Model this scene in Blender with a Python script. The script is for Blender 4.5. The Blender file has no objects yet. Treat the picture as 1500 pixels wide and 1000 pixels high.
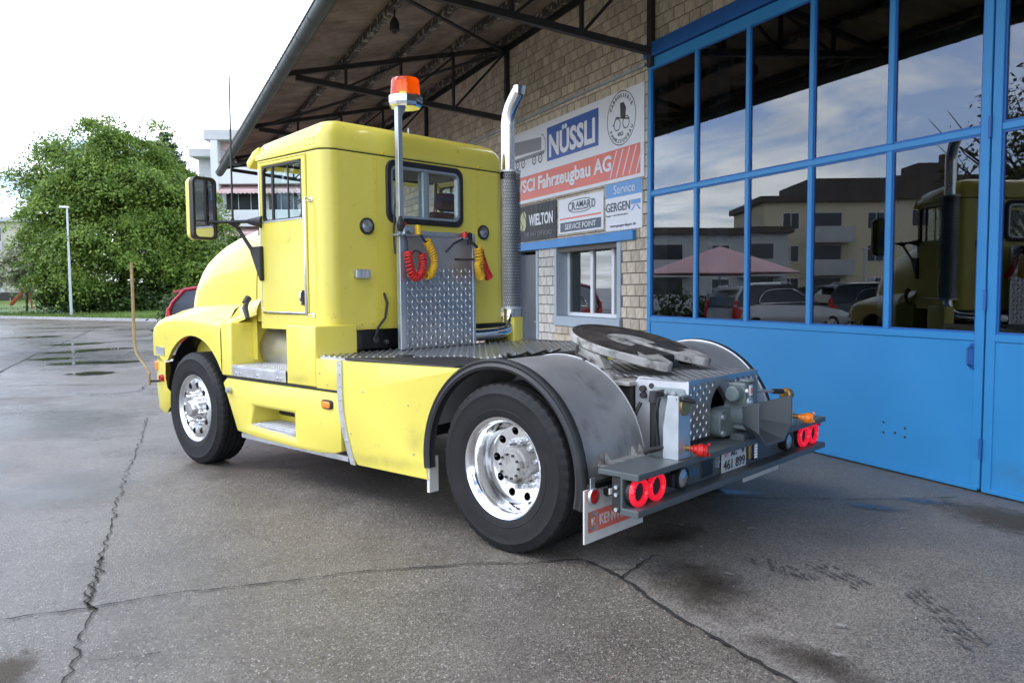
import bpy, bmesh, math, random
import numpy as np
from mathutils import Vector, Matrix
random.seed(7); RNG = np.random.default_rng(7)
S = bpy.context.scene
COL = S.collection
R = math.radians
# ------------------------------------------------------------------ camera
cam_d = bpy.data.cameras.new('camera'); cam = bpy.data.objects.new('camera', cam_d); COL.objects.link(cam)
cam_d.sensor_width = 36; cam_d.lens = 1183.3/1500*36; cam_d.clip_start = .05; cam_d.clip_end = 3000
_p, _ro, _az = .0658, -.0071, .4259
_fw = Vector((math.sin(_az)*math.cos(_p), math.cos(_az)*math.cos(_p), -math.sin(_p)))
_rt = Vector((math.cos(_az), -math.sin(_az), 0)); _up = _rt.cross(_fw)
_r2 = _rt*math.cos(_ro)+_up*math.sin(_ro); _u2 = _up*math.cos(_ro)-_rt*math.sin(_ro)
CAM = Vector((0, 0, 1.614))
cam.matrix_world = Matrix(((_r2.x, _u2.x, -_fw.x, CAM.x), (_r2.y, _u2.y, -_fw.y, CAM.y), (_r2.z, _u2.z, -_fw.z, CAM.z), (0, 0, 0, 1)))
S.camera = cam
# ------------------------------------------------------------------ sky
W = bpy.data.worlds.new('World'); S.world = W; W.use_nodes = True
SUN_EL, SUN_AZ = R(43), R(-66)          # azimuth measured from +Y towards +X
SKYOFF = (-2.41, 10.47, 1.35)
def build_sky():
    nt = W.node_tree; N = nt.nodes; L = nt.links; N.clear()
    out = N.new('ShaderNodeOutputWorld'); bg = N.new('ShaderNodeBackground'); bg.inputs[1].default_value = .15
    sky = N.new('ShaderNodeTexSky'); sky.sky_type = 'NISHITA'; sky.sun_disc = False
    sky.sun_elevation = SUN_EL; sky.sun_rotation = SUN_AZ; sky.air_density = 1.0; sky.dust_density = 1.5; sky.ozone_density = 1.5
    tc = N.new('ShaderNodeTexCoord'); sep = N.new('ShaderNodeSeparateXYZ'); L.new(tc.outputs['Generated'], sep.inputs[0])
    zz = N.new('ShaderNodeMath'); zz.operation = 'MAXIMUM'; zz.inputs[1].default_value = 0; L.new(sep.outputs[2], zz.inputs[0])
    za = N.new('ShaderNodeMath'); za.operation = 'ADD'; za.inputs[1].default_value = .12; L.new(zz.outputs[0], za.inputs[0])
    dx = N.new('ShaderNodeMath'); dx.operation = 'DIVIDE'; L.new(sep.outputs[0], dx.inputs[0]); L.new(za.outputs[0], dx.inputs[1])
    dy = N.new('ShaderNodeMath'); dy.operation = 'DIVIDE'; L.new(sep.outputs[1], dy.inputs[0]); L.new(za.outputs[0], dy.inputs[1])
    cb = N.new('ShaderNodeCombineXYZ'); L.new(dx.outputs[0], cb.inputs[0]); L.new(dy.outputs[0], cb.inputs[1])
    n1 = N.new('ShaderNodeTexNoise'); n1.inputs['Scale'].default_value = 1.1; n1.inputs['Detail'].default_value = 8; n1.inputs['Roughness'].default_value = .6; n1.inputs['Distortion'].default_value = .5
    sh = N.new('ShaderNodeVectorMath'); sh.operation = 'ADD'; sh.inputs[1].default_value = SKYOFF; L.new(cb.outputs[0], sh.inputs[0]); L.new(sh.outputs[0], n1.inputs['Vector'])
    rp = N.new('ShaderNodeValToRGB'); rp.color_ramp.elements[0].position = .42; rp.color_ramp.elements[0].color = (.05, .05, .05, 1); rp.color_ramp.elements[1].position = .60
    L.new(n1.outputs[0], rp.inputs[0])
    n2 = N.new('ShaderNodeTexNoise'); n2.inputs['Scale'].default_value = 1.7; n2.inputs['Detail'].default_value = 5; L.new(cb.outputs[0], n2.inputs['Vector'])
    cr = N.new('ShaderNodeValToRGB'); cr.color_ramp.elements[0].position = .3; cr.color_ramp.elements[0].color = (14.5, 15.3, 16.6, 1); cr.color_ramp.elements[1].position = .7; cr.color_ramp.elements[1].color = (25, 25.5, 26, 1)
    L.new(n2.outputs[0], cr.inputs[0])
    gain = N.new('ShaderNodeMix'); gain.data_type = 'RGBA'; gain.blend_type = 'MULTIPLY'; gain.inputs[0].default_value = 1; gain.inputs[7].default_value = (1.15, 1.4, 1.95, 1); L.new(sky.outputs[0], gain.inputs[6])
    mx = N.new('ShaderNodeMix'); mx.data_type = 'RGBA'; L.new(rp.outputs[0], mx.inputs[0]); L.new(gain.outputs[2], mx.inputs[6]); L.new(cr.outputs[0], mx.inputs[7])
    hz = N.new('ShaderNodeMapRange'); hz.inputs[1].default_value = 0; hz.inputs[2].default_value = .07; hz.inputs[3].default_value = .6; hz.inputs[4].default_value = 0; L.new(zz.outputs[0], hz.inputs[0])
    mh = N.new('ShaderNodeMix'); mh.data_type = 'RGBA'; L.new(hz.outputs[0], mh.inputs[0]); L.new(mx.outputs[2], mh.inputs[6]); mh.inputs[7].default_value = (17, 18, 19, 1)
    L.new(mh.outputs[2], bg.inputs[0]); L.new(bg.outputs[0], out.inputs[0])
build_sky()
sun_d = bpy.data.lights.new('sun', 'SUN'); sun_d.energy = 1.1; sun_d.angle = R(24); sun_d.color = (1, .96, .9)
sun = bpy.data.objects.new('sun', sun_d); COL.objects.link(sun)
_sd = Vector((math.sin(SUN_AZ)*math.cos(SUN_EL), math.cos(SUN_AZ)*math.cos(SUN_EL), math.sin(SUN_EL)))
sun.rotation_euler = _sd.to_track_quat('Z', 'Y').to_euler(); sun.location = _sd*60
S.view_settings.view_transform = 'Standard'; S.view_settings.look = 'None'; S.view_settings.gamma = 1; S.view_settings.use_curve_mapping = False
S.view_settings.exposure = .30
S.render.engine = 'CYCLES'
S.cycles.max_bounces = 10; S.cycles.glossy_bounces = 5; S.cycles.transparent_max_bounces = 12; S.cycles.diffuse_bounces = 4
S.cycles.use_denoising = True

# ------------------------------------------------------------------ mesh helpers
class MB:
    def __init__(s, M=None): s.v = []; s.f = []; s.M = M
    def add(s, vs, fs, M=None):
        o = len(s.v)
        if M is not None: vs = [M @ Vector(p) for p in vs]
        if s.M is not None: vs = [s.M @ Vector(p) for p in vs]
        s.v += [tuple(p) for p in vs]; s.f += [tuple(i+o for i in f) for f in fs]; return s
    def box(s, x0, x1, y0, y1, z0, z1, M=None):
        return s.add([(x0,y0,z0),(x1,y0,z0),(x1,y1,z0),(x0,y1,z0),(x0,y0,z1),(x1,y0,z1),(x1,y1,z1),(x0,y1,z1)],
                     [(0,3,2,1),(4,5,6,7),(0,1,5,4),(1,2,6,5),(2,3,7,6),(3,0,4,7)], M)
    def cyl(s, p0, p1, r0, r1=None, n=14, caps=True, M=None):
        p0, p1 = Vector(p0), Vector(p1); r1 = r0 if r1 is None else r1
        q = (p1-p0).to_track_quat('Z', 'Y'); vs = []
        for p, r in ((p0, r0), (p1, r1)):
            for i in range(n): a = 2*math.pi*i/n; vs.append(p + q @ Vector((r*math.cos(a), r*math.sin(a), 0)))
        fs = [(i, (i+1) % n, n+(i+1) % n, n+i) for i in range(n)]
        if caps: fs += [tuple(range(n-1, -1, -1)), tuple(range(n, 2*n))]
        return s.add(vs, fs, M)
    def tube(s, path, r, n=8, caps=True, M=None):
        P = [Vector(p) for p in path]; vs = []; fs = []
        rr = r if isinstance(r, (list, tuple)) else [r]*len(P)
        t0 = (P[1]-P[0]).normalized(); nrm = t0.orthogonal().normalized()
        for k, p in enumerate(P):
            t = (P[min(k+1, len(P)-1)]-P[max(k-1, 0)])
            t = t.normalized() if t.length > 1e-9 else t0
            nrm = (nrm - t*nrm.dot(t)); nrm = nrm.normalized() if nrm.length > 1e-6 else t.orthogonal().normalized()
            b = t.cross(nrm)
            for i in range(n): a = 2*math.pi*i/n; vs.append(p + (nrm*math.cos(a)+b*math.sin(a))*rr[k])
        for k in range(len(P)-1):
            for i in range(n): j = (i+1) % n; fs.append((k*n+i, k*n+j, (k+1)*n+j, (k+1)*n+i))
        if caps: fs += [tuple(range(n-1, -1, -1)), tuple(range((len(P)-1)*n, len(P)*n))]
        return s.add(vs, fs, M)
    def lathe(s, prof, n=32, M=None, closed=False):   # prof (r, h); spins about local +Y with h along +Y
        vs = []; fs = []; m = len(prof)
        for i in range(n):
            a = 2*math.pi*i/n
            for r, h in prof: vs.append((r*math.cos(a), h, r*math.sin(a)))
        for i in range(n):
            j = (i+1) % n
            for k in range(m if closed else m-1):
                l = (k+1) % m; fs.append((i*m+k, i*m+l, j*m+l, j*m+k))
        return s.add(vs, fs, M)
    def prism(s, poly, d0, d1, fn):      # polygon (a, b) swept from d0 to d1; fn(a, b, d) -> xyz
        n = len(poly); vs = [fn(a, b, d0) for a, b in poly] + [fn(a, b, d1) for a, b in poly]
        return s.add(vs, [tuple(range(n-1, -1, -1)), tuple(range(n, 2*n))] + [(i, (i+1) % n, n+(i+1) % n, n+i) for i in range(n)])
    def grid(s, rows, closed=False):
        m = len(rows[0]); vs = [p for r in rows for p in r]; fs = []
        for i in range(len(rows)-1):
            for k in range(m if closed else m-1):
                l = (k+1) % m; fs.append((i*m+k, i*m+l, (i+1)*m+l, (i+1)*m+k))
        return s.add(vs, fs)
    def poly(s, pts): return s.add(pts, [tuple(range(len(pts)))])
    def build(s, name, mat, parent=None, smooth=35, bevel=0, seg=1, fix=True, loc=None, **props):
        me = bpy.data.meshes.new(name); me.from_pydata(s.v, [], s.f)
        if smooth or bevel or fix:
            bm = bmesh.new(); bm.from_mesh(me)
            if fix: bmesh.ops.recalc_face_normals(bm, faces=bm.faces)
            if bevel:
                es = [e for e in bm.edges if len(e.link_faces) == 2 and e.calc_face_angle(0) > .6]
                bmesh.ops.bevel(bm, geom=es, offset=bevel, segments=seg, affect='EDGES', clamp_overlap=True, profile=.5)
            if smooth:
                for e in bm.edges: e.smooth = not (len(e.link_faces) == 2 and e.calc_face_angle(0) > R(smooth))
                for f in bm.faces: f.smooth = True
            bm.to_mesh(me); bm.free()
        return link(name, me, mat, parent, loc, **props)
def link(name, me, mat=None, parent=None, loc=None, **props):
    if mat is not None and len(me.materials) == 0: me.materials.append(mat)
    o = bpy.data.objects.new(name, me); COL.objects.link(o)
    if parent is not None: o.parent = parent
    if loc is not None: o.location = loc
    for k, v in props.items(): o[k] = v
    return o
def thing(name, label, category, loc=(0, 0, 0), rz=0, group=None):
    o = bpy.data.objects.new(name, None); COL.objects.link(o); o.location = loc; o.rotation_euler = (0, 0, rz)
    o.empty_display_size = .2
    o['label'] = label; o['category'] = category
    if group: o['group'] = group
    return o
def tag(o, label, category, group=None):
    o['label'] = label; o['category'] = category
    if group: o['group'] = group
    return o
KS, KZ = 1.07, -.113      # the workshop floor lies 0.11 m below the yard
def site(o):
    l = o.location; o.location = (l.x*KS, l.y*KS, l.z*KS+KZ); o.scale = (KS, KS, KS); return o
def gz(x): return 0 if x < 4.2 else -.054*min(x-4.2, 2.15)
def lettering(txt, mat, parent, origin, ax, ay, width=None, height=.1, weight=0., align='LEFT', name='lettering', depth=.0015):
    cu = bpy.data.curves.new('t', 'FONT'); cu.body = txt; cu.extrude = depth; cu.offset = weight; cu.resolution_u = 3
    ob = bpy.data.objects.new('t', cu); COL.objects.link(ob)
    me = bpy.data.meshes.new_from_object(ob.evaluated_get(bpy.context.evaluated_depsgraph_get()))
    bpy.data.objects.remove(ob); bpy.data.curves.remove(cu)
    me.name = name; me.materials.clear()
    co = np.empty(len(me.vertices)*3); me.vertices.foreach_get('co', co); co = co.reshape(-1, 3)
    lo, hi = co.min(0), co.max(0); sy = height/(hi[1]-lo[1]); sx = width/(hi[0]-lo[0]) if width else sy
    X = (co[:, 0]-lo[0])*sx; Y = (co[:, 1]-lo[1])*sy; Z = co[:, 2]+depth
    if align == 'CENTER': X = X-(hi[0]-lo[0])*sx/2
    ax, ay = Vector(ax), Vector(ay); az = ax.cross(ay); o = Vector(origin)
    P = np.outer(X, ax)+np.outer(Y, ay)+np.outer(Z, az)+np.array(o)
    me.vertices.foreach_set('co', P.ravel()); me.update()
    return link(name, me, mat, parent)
# ------------------------------------------------------------------ materials
def mat(name, col, rough=.5, metal=0, var=0, vs=4., rvar=0, bump=0, bs=60., coat=0, spec=.5, dirt=None, dscale=3., dlo=.5, dhi=.7, emit=None, estr=0, island=0, stretch=None):
    m = bpy.data.materials.new(name); m.use_nodes = True; N = m.node_tree.nodes; L = m.node_tree.links
    b = N['Principled BSDF']; b.inputs['Roughness'].default_value = rough; b.inputs['Metallic'].default_value = metal
    b.inputs['Specular IOR Level'].default_value = spec; b.inputs['Coat Weight'].default_value = coat; b.inputs['Coat Roughness'].default_value = .08
    c4 = (*col, 1); b.inputs['Base Color'].default_value = c4
    if emit: b.inputs['Emission Color'].default_value = (*emit, 1); b.inputs['Emission Strength'].default_value = estr
    if not (var or rvar or bump or dirt or island): return m
    tc = N.new('ShaderNodeTexCoord'); vec = tc.outputs['Object']
    if stretch:
        mp = N.new('ShaderNodeMapping'); mp.inputs['Scale'].default_value = stretch; L.new(vec, mp.inputs[0]); vec = mp.outputs[0]
    def noise(sc, det=4, ro=.6):
        n = N.new('ShaderNodeTexNoise'); n.inputs['Scale'].default_value = sc; n.inputs['Detail'].default_value = det; n.inputs['Roughness'].default_value = ro; L.new(vec, n.inputs['Vector']); return n
    cur = None
    if var or rvar: n0 = noise(vs)
    if var:
        r = N.new('ShaderNodeMapRange'); r.inputs[1].default_value = .3; r.inputs[2].default_value = .7; r.inputs[3].default_value = 1-var; r.inputs[4].default_value = 1+var; L.new(n0.outputs[0], r.inputs[0])
        h = N.new('ShaderNodeMix'); h.data_type = 'RGBA'; h.blend_type = 'MULTIPLY'; h.inputs[0].default_value = 1; h.inputs[6].default_value = c4; L.new(r.outputs[0], h.inputs[7]); cur = h.outputs[2]
    if island:
        g = N.new('ShaderNodeNewGeometry'); oi = N.new('ShaderNodeObjectInfo'); a = N.new('ShaderNodeMath'); a.operation = 'ADD'; L.new(g.outputs['Random Per Island'], a.inputs[0]); L.new(oi.outputs['Random'], a.inputs[1])
        fr = N.new('ShaderNodeMath'); fr.operation = 'FRACT'; L.new(a.outputs[0], fr.inputs[0])
        r = N.new('ShaderNodeMapRange'); r.inputs[3].default_value = 1-island; r.inputs[4].default_value = 1+island; L.new(fr.outputs[0], r.inputs[0])
        h = N.new('ShaderNodeMix'); h.data_type = 'RGBA'; h.blend_type = 'MULTIPLY'; h.inputs[0].default_value = 1
        if cur: L.new(cur, h.inputs[6])
        else: h.inputs[6].default_value = c4
        L.new(r.outputs[0], h.inputs[7]); cur = h.outputs[2]
    if dirt:
        n = noise(dscale, 6, .65); r = N.new('ShaderNodeMapRange'); r.inputs[1].default_value = dlo; r.inputs[2].default_value = dhi; L.new(n.outputs[0], r.inputs[0])
        h = N.new('ShaderNodeMix'); h.data_type = 'RGBA'; L.new(r.outputs[0], h.inputs[0])
        if cur: L.new(cur, h.inputs[6])
        else: h.inputs[6].default_value = c4
        h.inputs[7].default_value = (*dirt, 1); cur = h.outputs[2]
    if cur: L.new(cur, b.inputs['Base Color'])
    if rvar:
        r = N.new('ShaderNodeMapRange'); r.inputs[1].default_value = .3; r.inputs[2].default_value = .7; r.inputs[3].default_value = max(.02, rough-rvar); r.inputs[4].default_value = rough+rvar; L.new(n0.outputs[0], r.inputs[0]); L.new(r.outputs[0], b.inputs['Roughness'])
    if bump:
        n = noise(bs, 5); bp = N.new('ShaderNodeBump'); bp.inputs['Strength'].default_value = bump; bp.inputs['Distance'].default_value = .01; L.new(n.outputs[0], bp.inputs['Height']); L.new(bp.outputs[0], b.inputs['Normal'])
    return m
M = {}
M['yellow'] = mat('yellow_paint', (.78, .665, .10), .34, coat=.35, var=.05, vs=1.7, rvar=.06, dirt=(.36, .31, .11), dscale=9, dlo=.62, dhi=.92, bump=.012, bs=22)
M['yellow_in'] = mat('yellow_paint_matt', (.74, .57, .04), .45, var=.05)
M['chrome'] = mat('polished_metal', (.86, .86, .86), .13, 1)
M['alu'] = mat('aluminium', (.60, .61, .62), .36, 1, var=.1, vs=10, rvar=.1, bump=.03, bs=120)
M['alu_white'] = mat('pale_aluminium', (.66, .67, .68), .5, .6, var=.08, vs=6)
M['tread'] = mat('chequer_plate', (.44, .445, .45), .34, .85, var=.12, vs=3)
M['steel'] = mat('dull_stainless', (.42, .42, .415), .42, .55, var=.16, vs=2.6, rvar=.1, dirt=(.17, .17, .165), dscale=3.5, dlo=.52, dhi=.78, bump=.02, bs=30)
M['rubber'] = mat('rubber', (.022, .022, .023), .55, var=.2, vs=6, bump=.05, bs=90)
M['tyre'] = mat('tyre_rubber', (.009, .009, .0095), .66, var=.25, vs=5, bump=.08, bs=140, spec=.35, dirt=(.028, .026, .023), dscale=5, dlo=.55, dhi=.9)
M['black'] = mat('black_paint', (.012, .012, .012), .45, var=.2)
M['chassis'] = mat('dirty_chassis', (.025, .024, .023), .7, var=.3, vs=7, bump=.1)
M['mat'] = mat('black_mat', (.02, .02, .021), .5, var=.25, vs=8, rvar=.15, bump=.05)
M['grey_paint'] = mat('grey_paint', (.075, .088, .092), .42, var=.1, vs=4, rvar=.08, bump=.02)
M['grey_green'] = mat('grey_green_paint', (.13, .165, .165), .45, var=.12, vs=5, bump=.05, bs=40)
M['grease'] = mat('greasy_plate', (.035, .03, .026), .5, var=.4, vs=9, rvar=.2, bump=.2, bs=60, dirt=(.10, .085, .065), dscale=9, dlo=.5, dhi=.8)
M['castwhite'] = mat('pale_cast_metal', (.37, .36, .335), .6, .1, var=.2, vs=7, bump=.15, bs=50, dirt=(.07, .06, .05), dscale=9, dlo=.50, dhi=.68)
M['white'] = mat('white_paint', (.76, .77, .77), .45, var=.03)
M['grey_frame'] = mat('grey_blue_frame', (.36, .42, .47), .5, var=.06)
M['flap'] = mat('white_flap', (.60, .59, .55), .55, var=.1, vs=5, dirt=(.3, .28, .24), dscale=9, dlo=.6, dhi=.8)
M['red'] = mat('red_plastic', (.62, .02, .015), .35, var=.05)
M['yel_hose'] = mat('yellow_hose', (.83, .48, .02), .35)
M['orange'] = mat('amber_plastic', (.85, .22, .01), .2, coat=.5, emit=(1, .25, .01), estr=.12)
M['red_lens'] = mat('red_lens', (.45, .01, .01), .15, coat=.6)
M['red_led'] = mat('lit_red_led', (.7, .02, .03), .3, emit=(1, .010, .05), estr=.42)
M['led_white'] = mat('white_led_lens', (.75, .78, .8), .15, coat=.5, emit=(.9, .95, 1), estr=.15)
M['lamp_lens'] = mat('lamp_lens', (.42, .42, .42), .12, .7, bump=.3, bs=60)
M['blue'] = mat('blue_gate_paint', (.030, .25, .545), .44, var=.05, vs=1.2, rvar=.06, dirt=(.05, .28, .60), dscale=1.6, dlo=.58, dhi=.95, bump=.10, bs=1.3)
M['blue_dk'] = mat('dark_blue_paint', (.014, .11, .36), .45, var=.08, vs=2)
M['blue_beam'] = mat('blue_lintel_paint', (.05, .25, .55), .5, var=.1, vs=2)
M['brick'] = mat('buff_brick', (.54, .465, .35), .85, island=.17, var=.16, vs=14, bump=.25, bs=70)
M['brick_pale'] = mat('limewashed_brick', (.56, .53, .47), .85, island=.10, var=.1, vs=14, bump=.25, bs=70)
M['mortar'] = mat('mortar', (.13, .115, .10), .95, var=.15, vs=20)
M['roof'] = mat('fibre_cement_sheet', (.29, .23, .19), .9, var=.25, vs=3, dirt=(.14, .115, .10), dscale=1.2, dlo=.45, dhi=.7)
M['purlin'] = mat('flaking_purlin', (.06, .052, .045), .85, dirt=(.34, .31, .27), dscale=9, dlo=.53, dhi=.60, bump=.2)
M['iron'] = mat('dark_iron', (.028, .026, .026), .6, var=.2)
M['zinc'] = mat('weathered_gutter', (.07, .085, .085), .5, .3, var=.25, vs=5, rvar=.1)
M['sign_white'] = mat('sign_white', (.74, .76, .78), .4, var=.03, vs=2)
M['sign_blue'] = mat('sign_blue', (.02, .09, .36), .4)
M['sign_red'] = mat('sign_red', (.74, .15, .10), .4, var=.05)
M['sign_grey'] = mat('sign_grey', (.25, .26, .27), .5)
M['sign_black'] = mat('sign_black', (.03, .032, .036), .4)
M['sign_navy'] = mat('sign_navy', (.03, .05, .09), .4)
M['sign_lblue'] = mat('sign_light_blue', (.09, .30, .62), .4)
M['banner'] = mat('black_banner', (.02, .021, .024), .5, var=.3, vs=4)
M['plate'] = mat('number_plate_white', (.56, .57, .58), .4)
M['conc'] = mat('concrete', (.40, .40, .39), .8, var=.1, vs=2)
M['kerb'] = mat('kerb_concrete', (.40, .40, .40), .75, var=.15, vs=2)
M['galv'] = mat('galvanised_steel', (.50, .54, .56), .42, .75, var=.12, vs=7, rvar=.1)
M['brass'] = mat('dull_brass', (.42, .26, .10), .4, .8, var=.2, vs=20)
M['rust_rod'] = mat('weathered_rod', (.33, .24, .13), .55, .2, var=.25, vs=15)
M['seat'] = mat('seat_cloth', (.10, .025, .02), .8, var=.2)
M['cabin'] = mat('cabin_trim', (.06, .055, .05), .7)
M['curtain'] = mat('pale_curtain', (.35, .42, .42), .8)
M['render_wall'] = mat('beige_render', (.70, .62, .44), .85, var=.06, vs=.4)
M['render_lt'] = mat('pale_render', (.52, .53, .54), .8, var=.05, vs=.5)
M['render_white'] = mat('white_facade', (.68, .69, .71), .8, var=.04, vs=.5)
M['winglass'] = mat('dark_window', (.035, .04, .05), .12, spec=.6, var=.3, vs=.8)
M['tiles'] = mat('roof_tile', (.10, .082, .07), .8, var=.2, vs=1)
M['awning'] = mat('faded_awning', (.66, .46, .45), .8, var=.06, vs=1)
M['parasol'] = mat('pink_parasol', (.68, .42, .43), .8, var=.06, vs=1)
M['slide'] = mat('red_slide', (.55, .05, .02), .4)
M['bark'] = mat('bark', (.06, .05, .04), .9, var=.3, vs=4, bump=.4, bs=12)
M['twine'] = mat('interior_wall', (.045, .045, .045), .9, var=.2, vs=1)
M['door_grey'] = mat('slate_grey_door', (.075, .088, .098), .45, var=.1)

def thin_fresnel(N, L):        # same reflectance on both faces of a thin sheet (no total internal reflection)
    g = N.new('ShaderNodeNewGeometry'); i = N.new('ShaderNodeMapRange'); i.inputs[3].default_value = 1.5; i.inputs[4].default_value = 1/1.5; L.new(g.outputs['Backfacing'], i.inputs[0])
    f = N.new('ShaderNodeFresnel'); L.new(i.outputs[0], f.inputs[0]); return f
def glass_mat(name, tint=(.8, .86, .85), boost=2.0, base=.02, rough=0.):
    m = bpy.data.materials.new(name); m.use_nodes = True; N = m.node_tree.nodes; L = m.node_tree.links; N.remove(N['Principled BSDF'])
    t = N.new('ShaderNodeBsdfTransparent'); t.inputs[0].default_value = (*tint, 1); g = N.new('ShaderNodeBsdfGlossy'); g.inputs['Roughness'].default_value = rough; g.inputs[0].default_value = (.95, .97, 1, 1)
    f = thin_fresnel(N, L); k = N.new('ShaderNodeMath'); k.operation = 'MULTIPLY_ADD'; k.inputs[1].default_value = boost; k.inputs[2].default_value = base; k.use_clamp = True; L.new(f.outputs[0], k.inputs[0])
    x = N.new('ShaderNodeMixShader'); L.new(k.outputs[0], x.inputs[0]); L.new(t.outputs[0], x.inputs[1]); L.new(g.outputs[0], x.inputs[2]); L.new(x.outputs[0], N['Material Output'].inputs[0]); return m
M['glass'] = glass_mat('gate_glass', (.62, .65, .65), 1.25, .025)
M['cabglass'] = glass_mat('cab_glass', (.93, .975, .96), .8, .0)
M['mirror'] = glass_mat('mirror_glass', (.02, .02, .02), 0, .55)
def dome_mat():
    m = bpy.data.materials.new('amber_dome'); m.use_nodes = True; N = m.node_tree.nodes; L = m.node_tree.links; N.remove(N['Principled BSDF'])
    t = N.new('ShaderNodeBsdfTransparent'); t.inputs[0].default_value = (.98, .36, .07, 1); g = N.new('ShaderNodeBsdfGlossy'); g.inputs['Roughness'].default_value = .08
    d = N.new('ShaderNodeBsdfTranslucent'); d.inputs[0].default_value = (1, .25, .02, 1)
    f = thin_fresnel(N, L)
    y = N.new('ShaderNodeMixShader'); y.inputs[0].default_value = .42; L.new(t.outputs[0], y.inputs[1]); L.new(d.outputs[0], y.inputs[2])
    x = N.new('ShaderNodeMixShader'); L.new(f.outputs[0], x.inputs[0]); L.new(y.outputs[0], x.inputs[1]); L.new(g.outputs[0], x.inputs[2]); L.new(x.outputs[0], N['Material Output'].inputs[0]); return m
M['dome'] = dome_mat()
def leaf_mat(name, dark, light, sc=.9, trans=.35):
    m = bpy.data.materials.new(name); m.use_nodes = True; N = m.node_tree.nodes; L = m.node_tree.links; b = N['Principled BSDF']
    g = N.new('ShaderNodeNewGeometry'); tc = N.new('ShaderNodeTexCoord'); n = N.new('ShaderNodeTexNoise'); n.inputs['Scale'].default_value = sc; n.inputs['Detail'].default_value = 3; L.new(tc.outputs['Object'], n.inputs['Vector'])
    a = N.new('ShaderNodeMath'); a.operation = 'MULTIPLY_ADD'; a.inputs[1].default_value = .35; L.new(g.outputs['Random Per Island'], a.inputs[0]); L.new(n.outputs[0], a.inputs[2])
    r = N.new('ShaderNodeMapRange'); r.inputs[1].default_value = .45; r.inputs[2].default_value = .9; L.new(a.outputs[0], r.inputs[0])
    x = N.new('ShaderNodeMix'); x.data_type = 'RGBA'; L.new(r.outputs[0], x.inputs[0]); x.inputs[6].default_value = (*dark, 1); x.inputs[7].default_value = (*light, 1)
    L.new(x.outputs[2], b.inputs['Base Color']); b.inputs['Roughness'].default_value = .5; b.inputs['Specular IOR Level'].default_value = .35
    t = N.new('ShaderNodeBsdfTranslucent'); L.new(x.outputs[2], t.inputs[0]); s = N.new('ShaderNodeMixShader'); s.inputs[0].default_value = trans; L.new(b.outputs[0], s.inputs[1]); L.new(t.outputs[0], s.inputs[2]); L.new(s.outputs[0], N['Material Output'].inputs[0]); return m
M['leaf'] = leaf_mat('maple_leaf', (.08, .155, .026), (.25, .36, .06))
M['leaf_dk'] = leaf_mat('spruce_needles', (.012, .028, .014), (.03, .06, .03))
M['leaf_hedge'] = leaf_mat('hedge_leaf', (.03, .06, .015), (.07, .13, .03))
M['leaf_bloom'] = leaf_mat('blossom', (.22, .27, .12), (.62, .62, .5), 1.6)
M['leaf_thin'] = leaf_mat('sparse_leaf', (.05, .06, .02), (.12, .11, .04))
M['grass'] = leaf_mat('grass', (.07, .13, .02), (.15, .23, .05), .6, .1)
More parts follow.
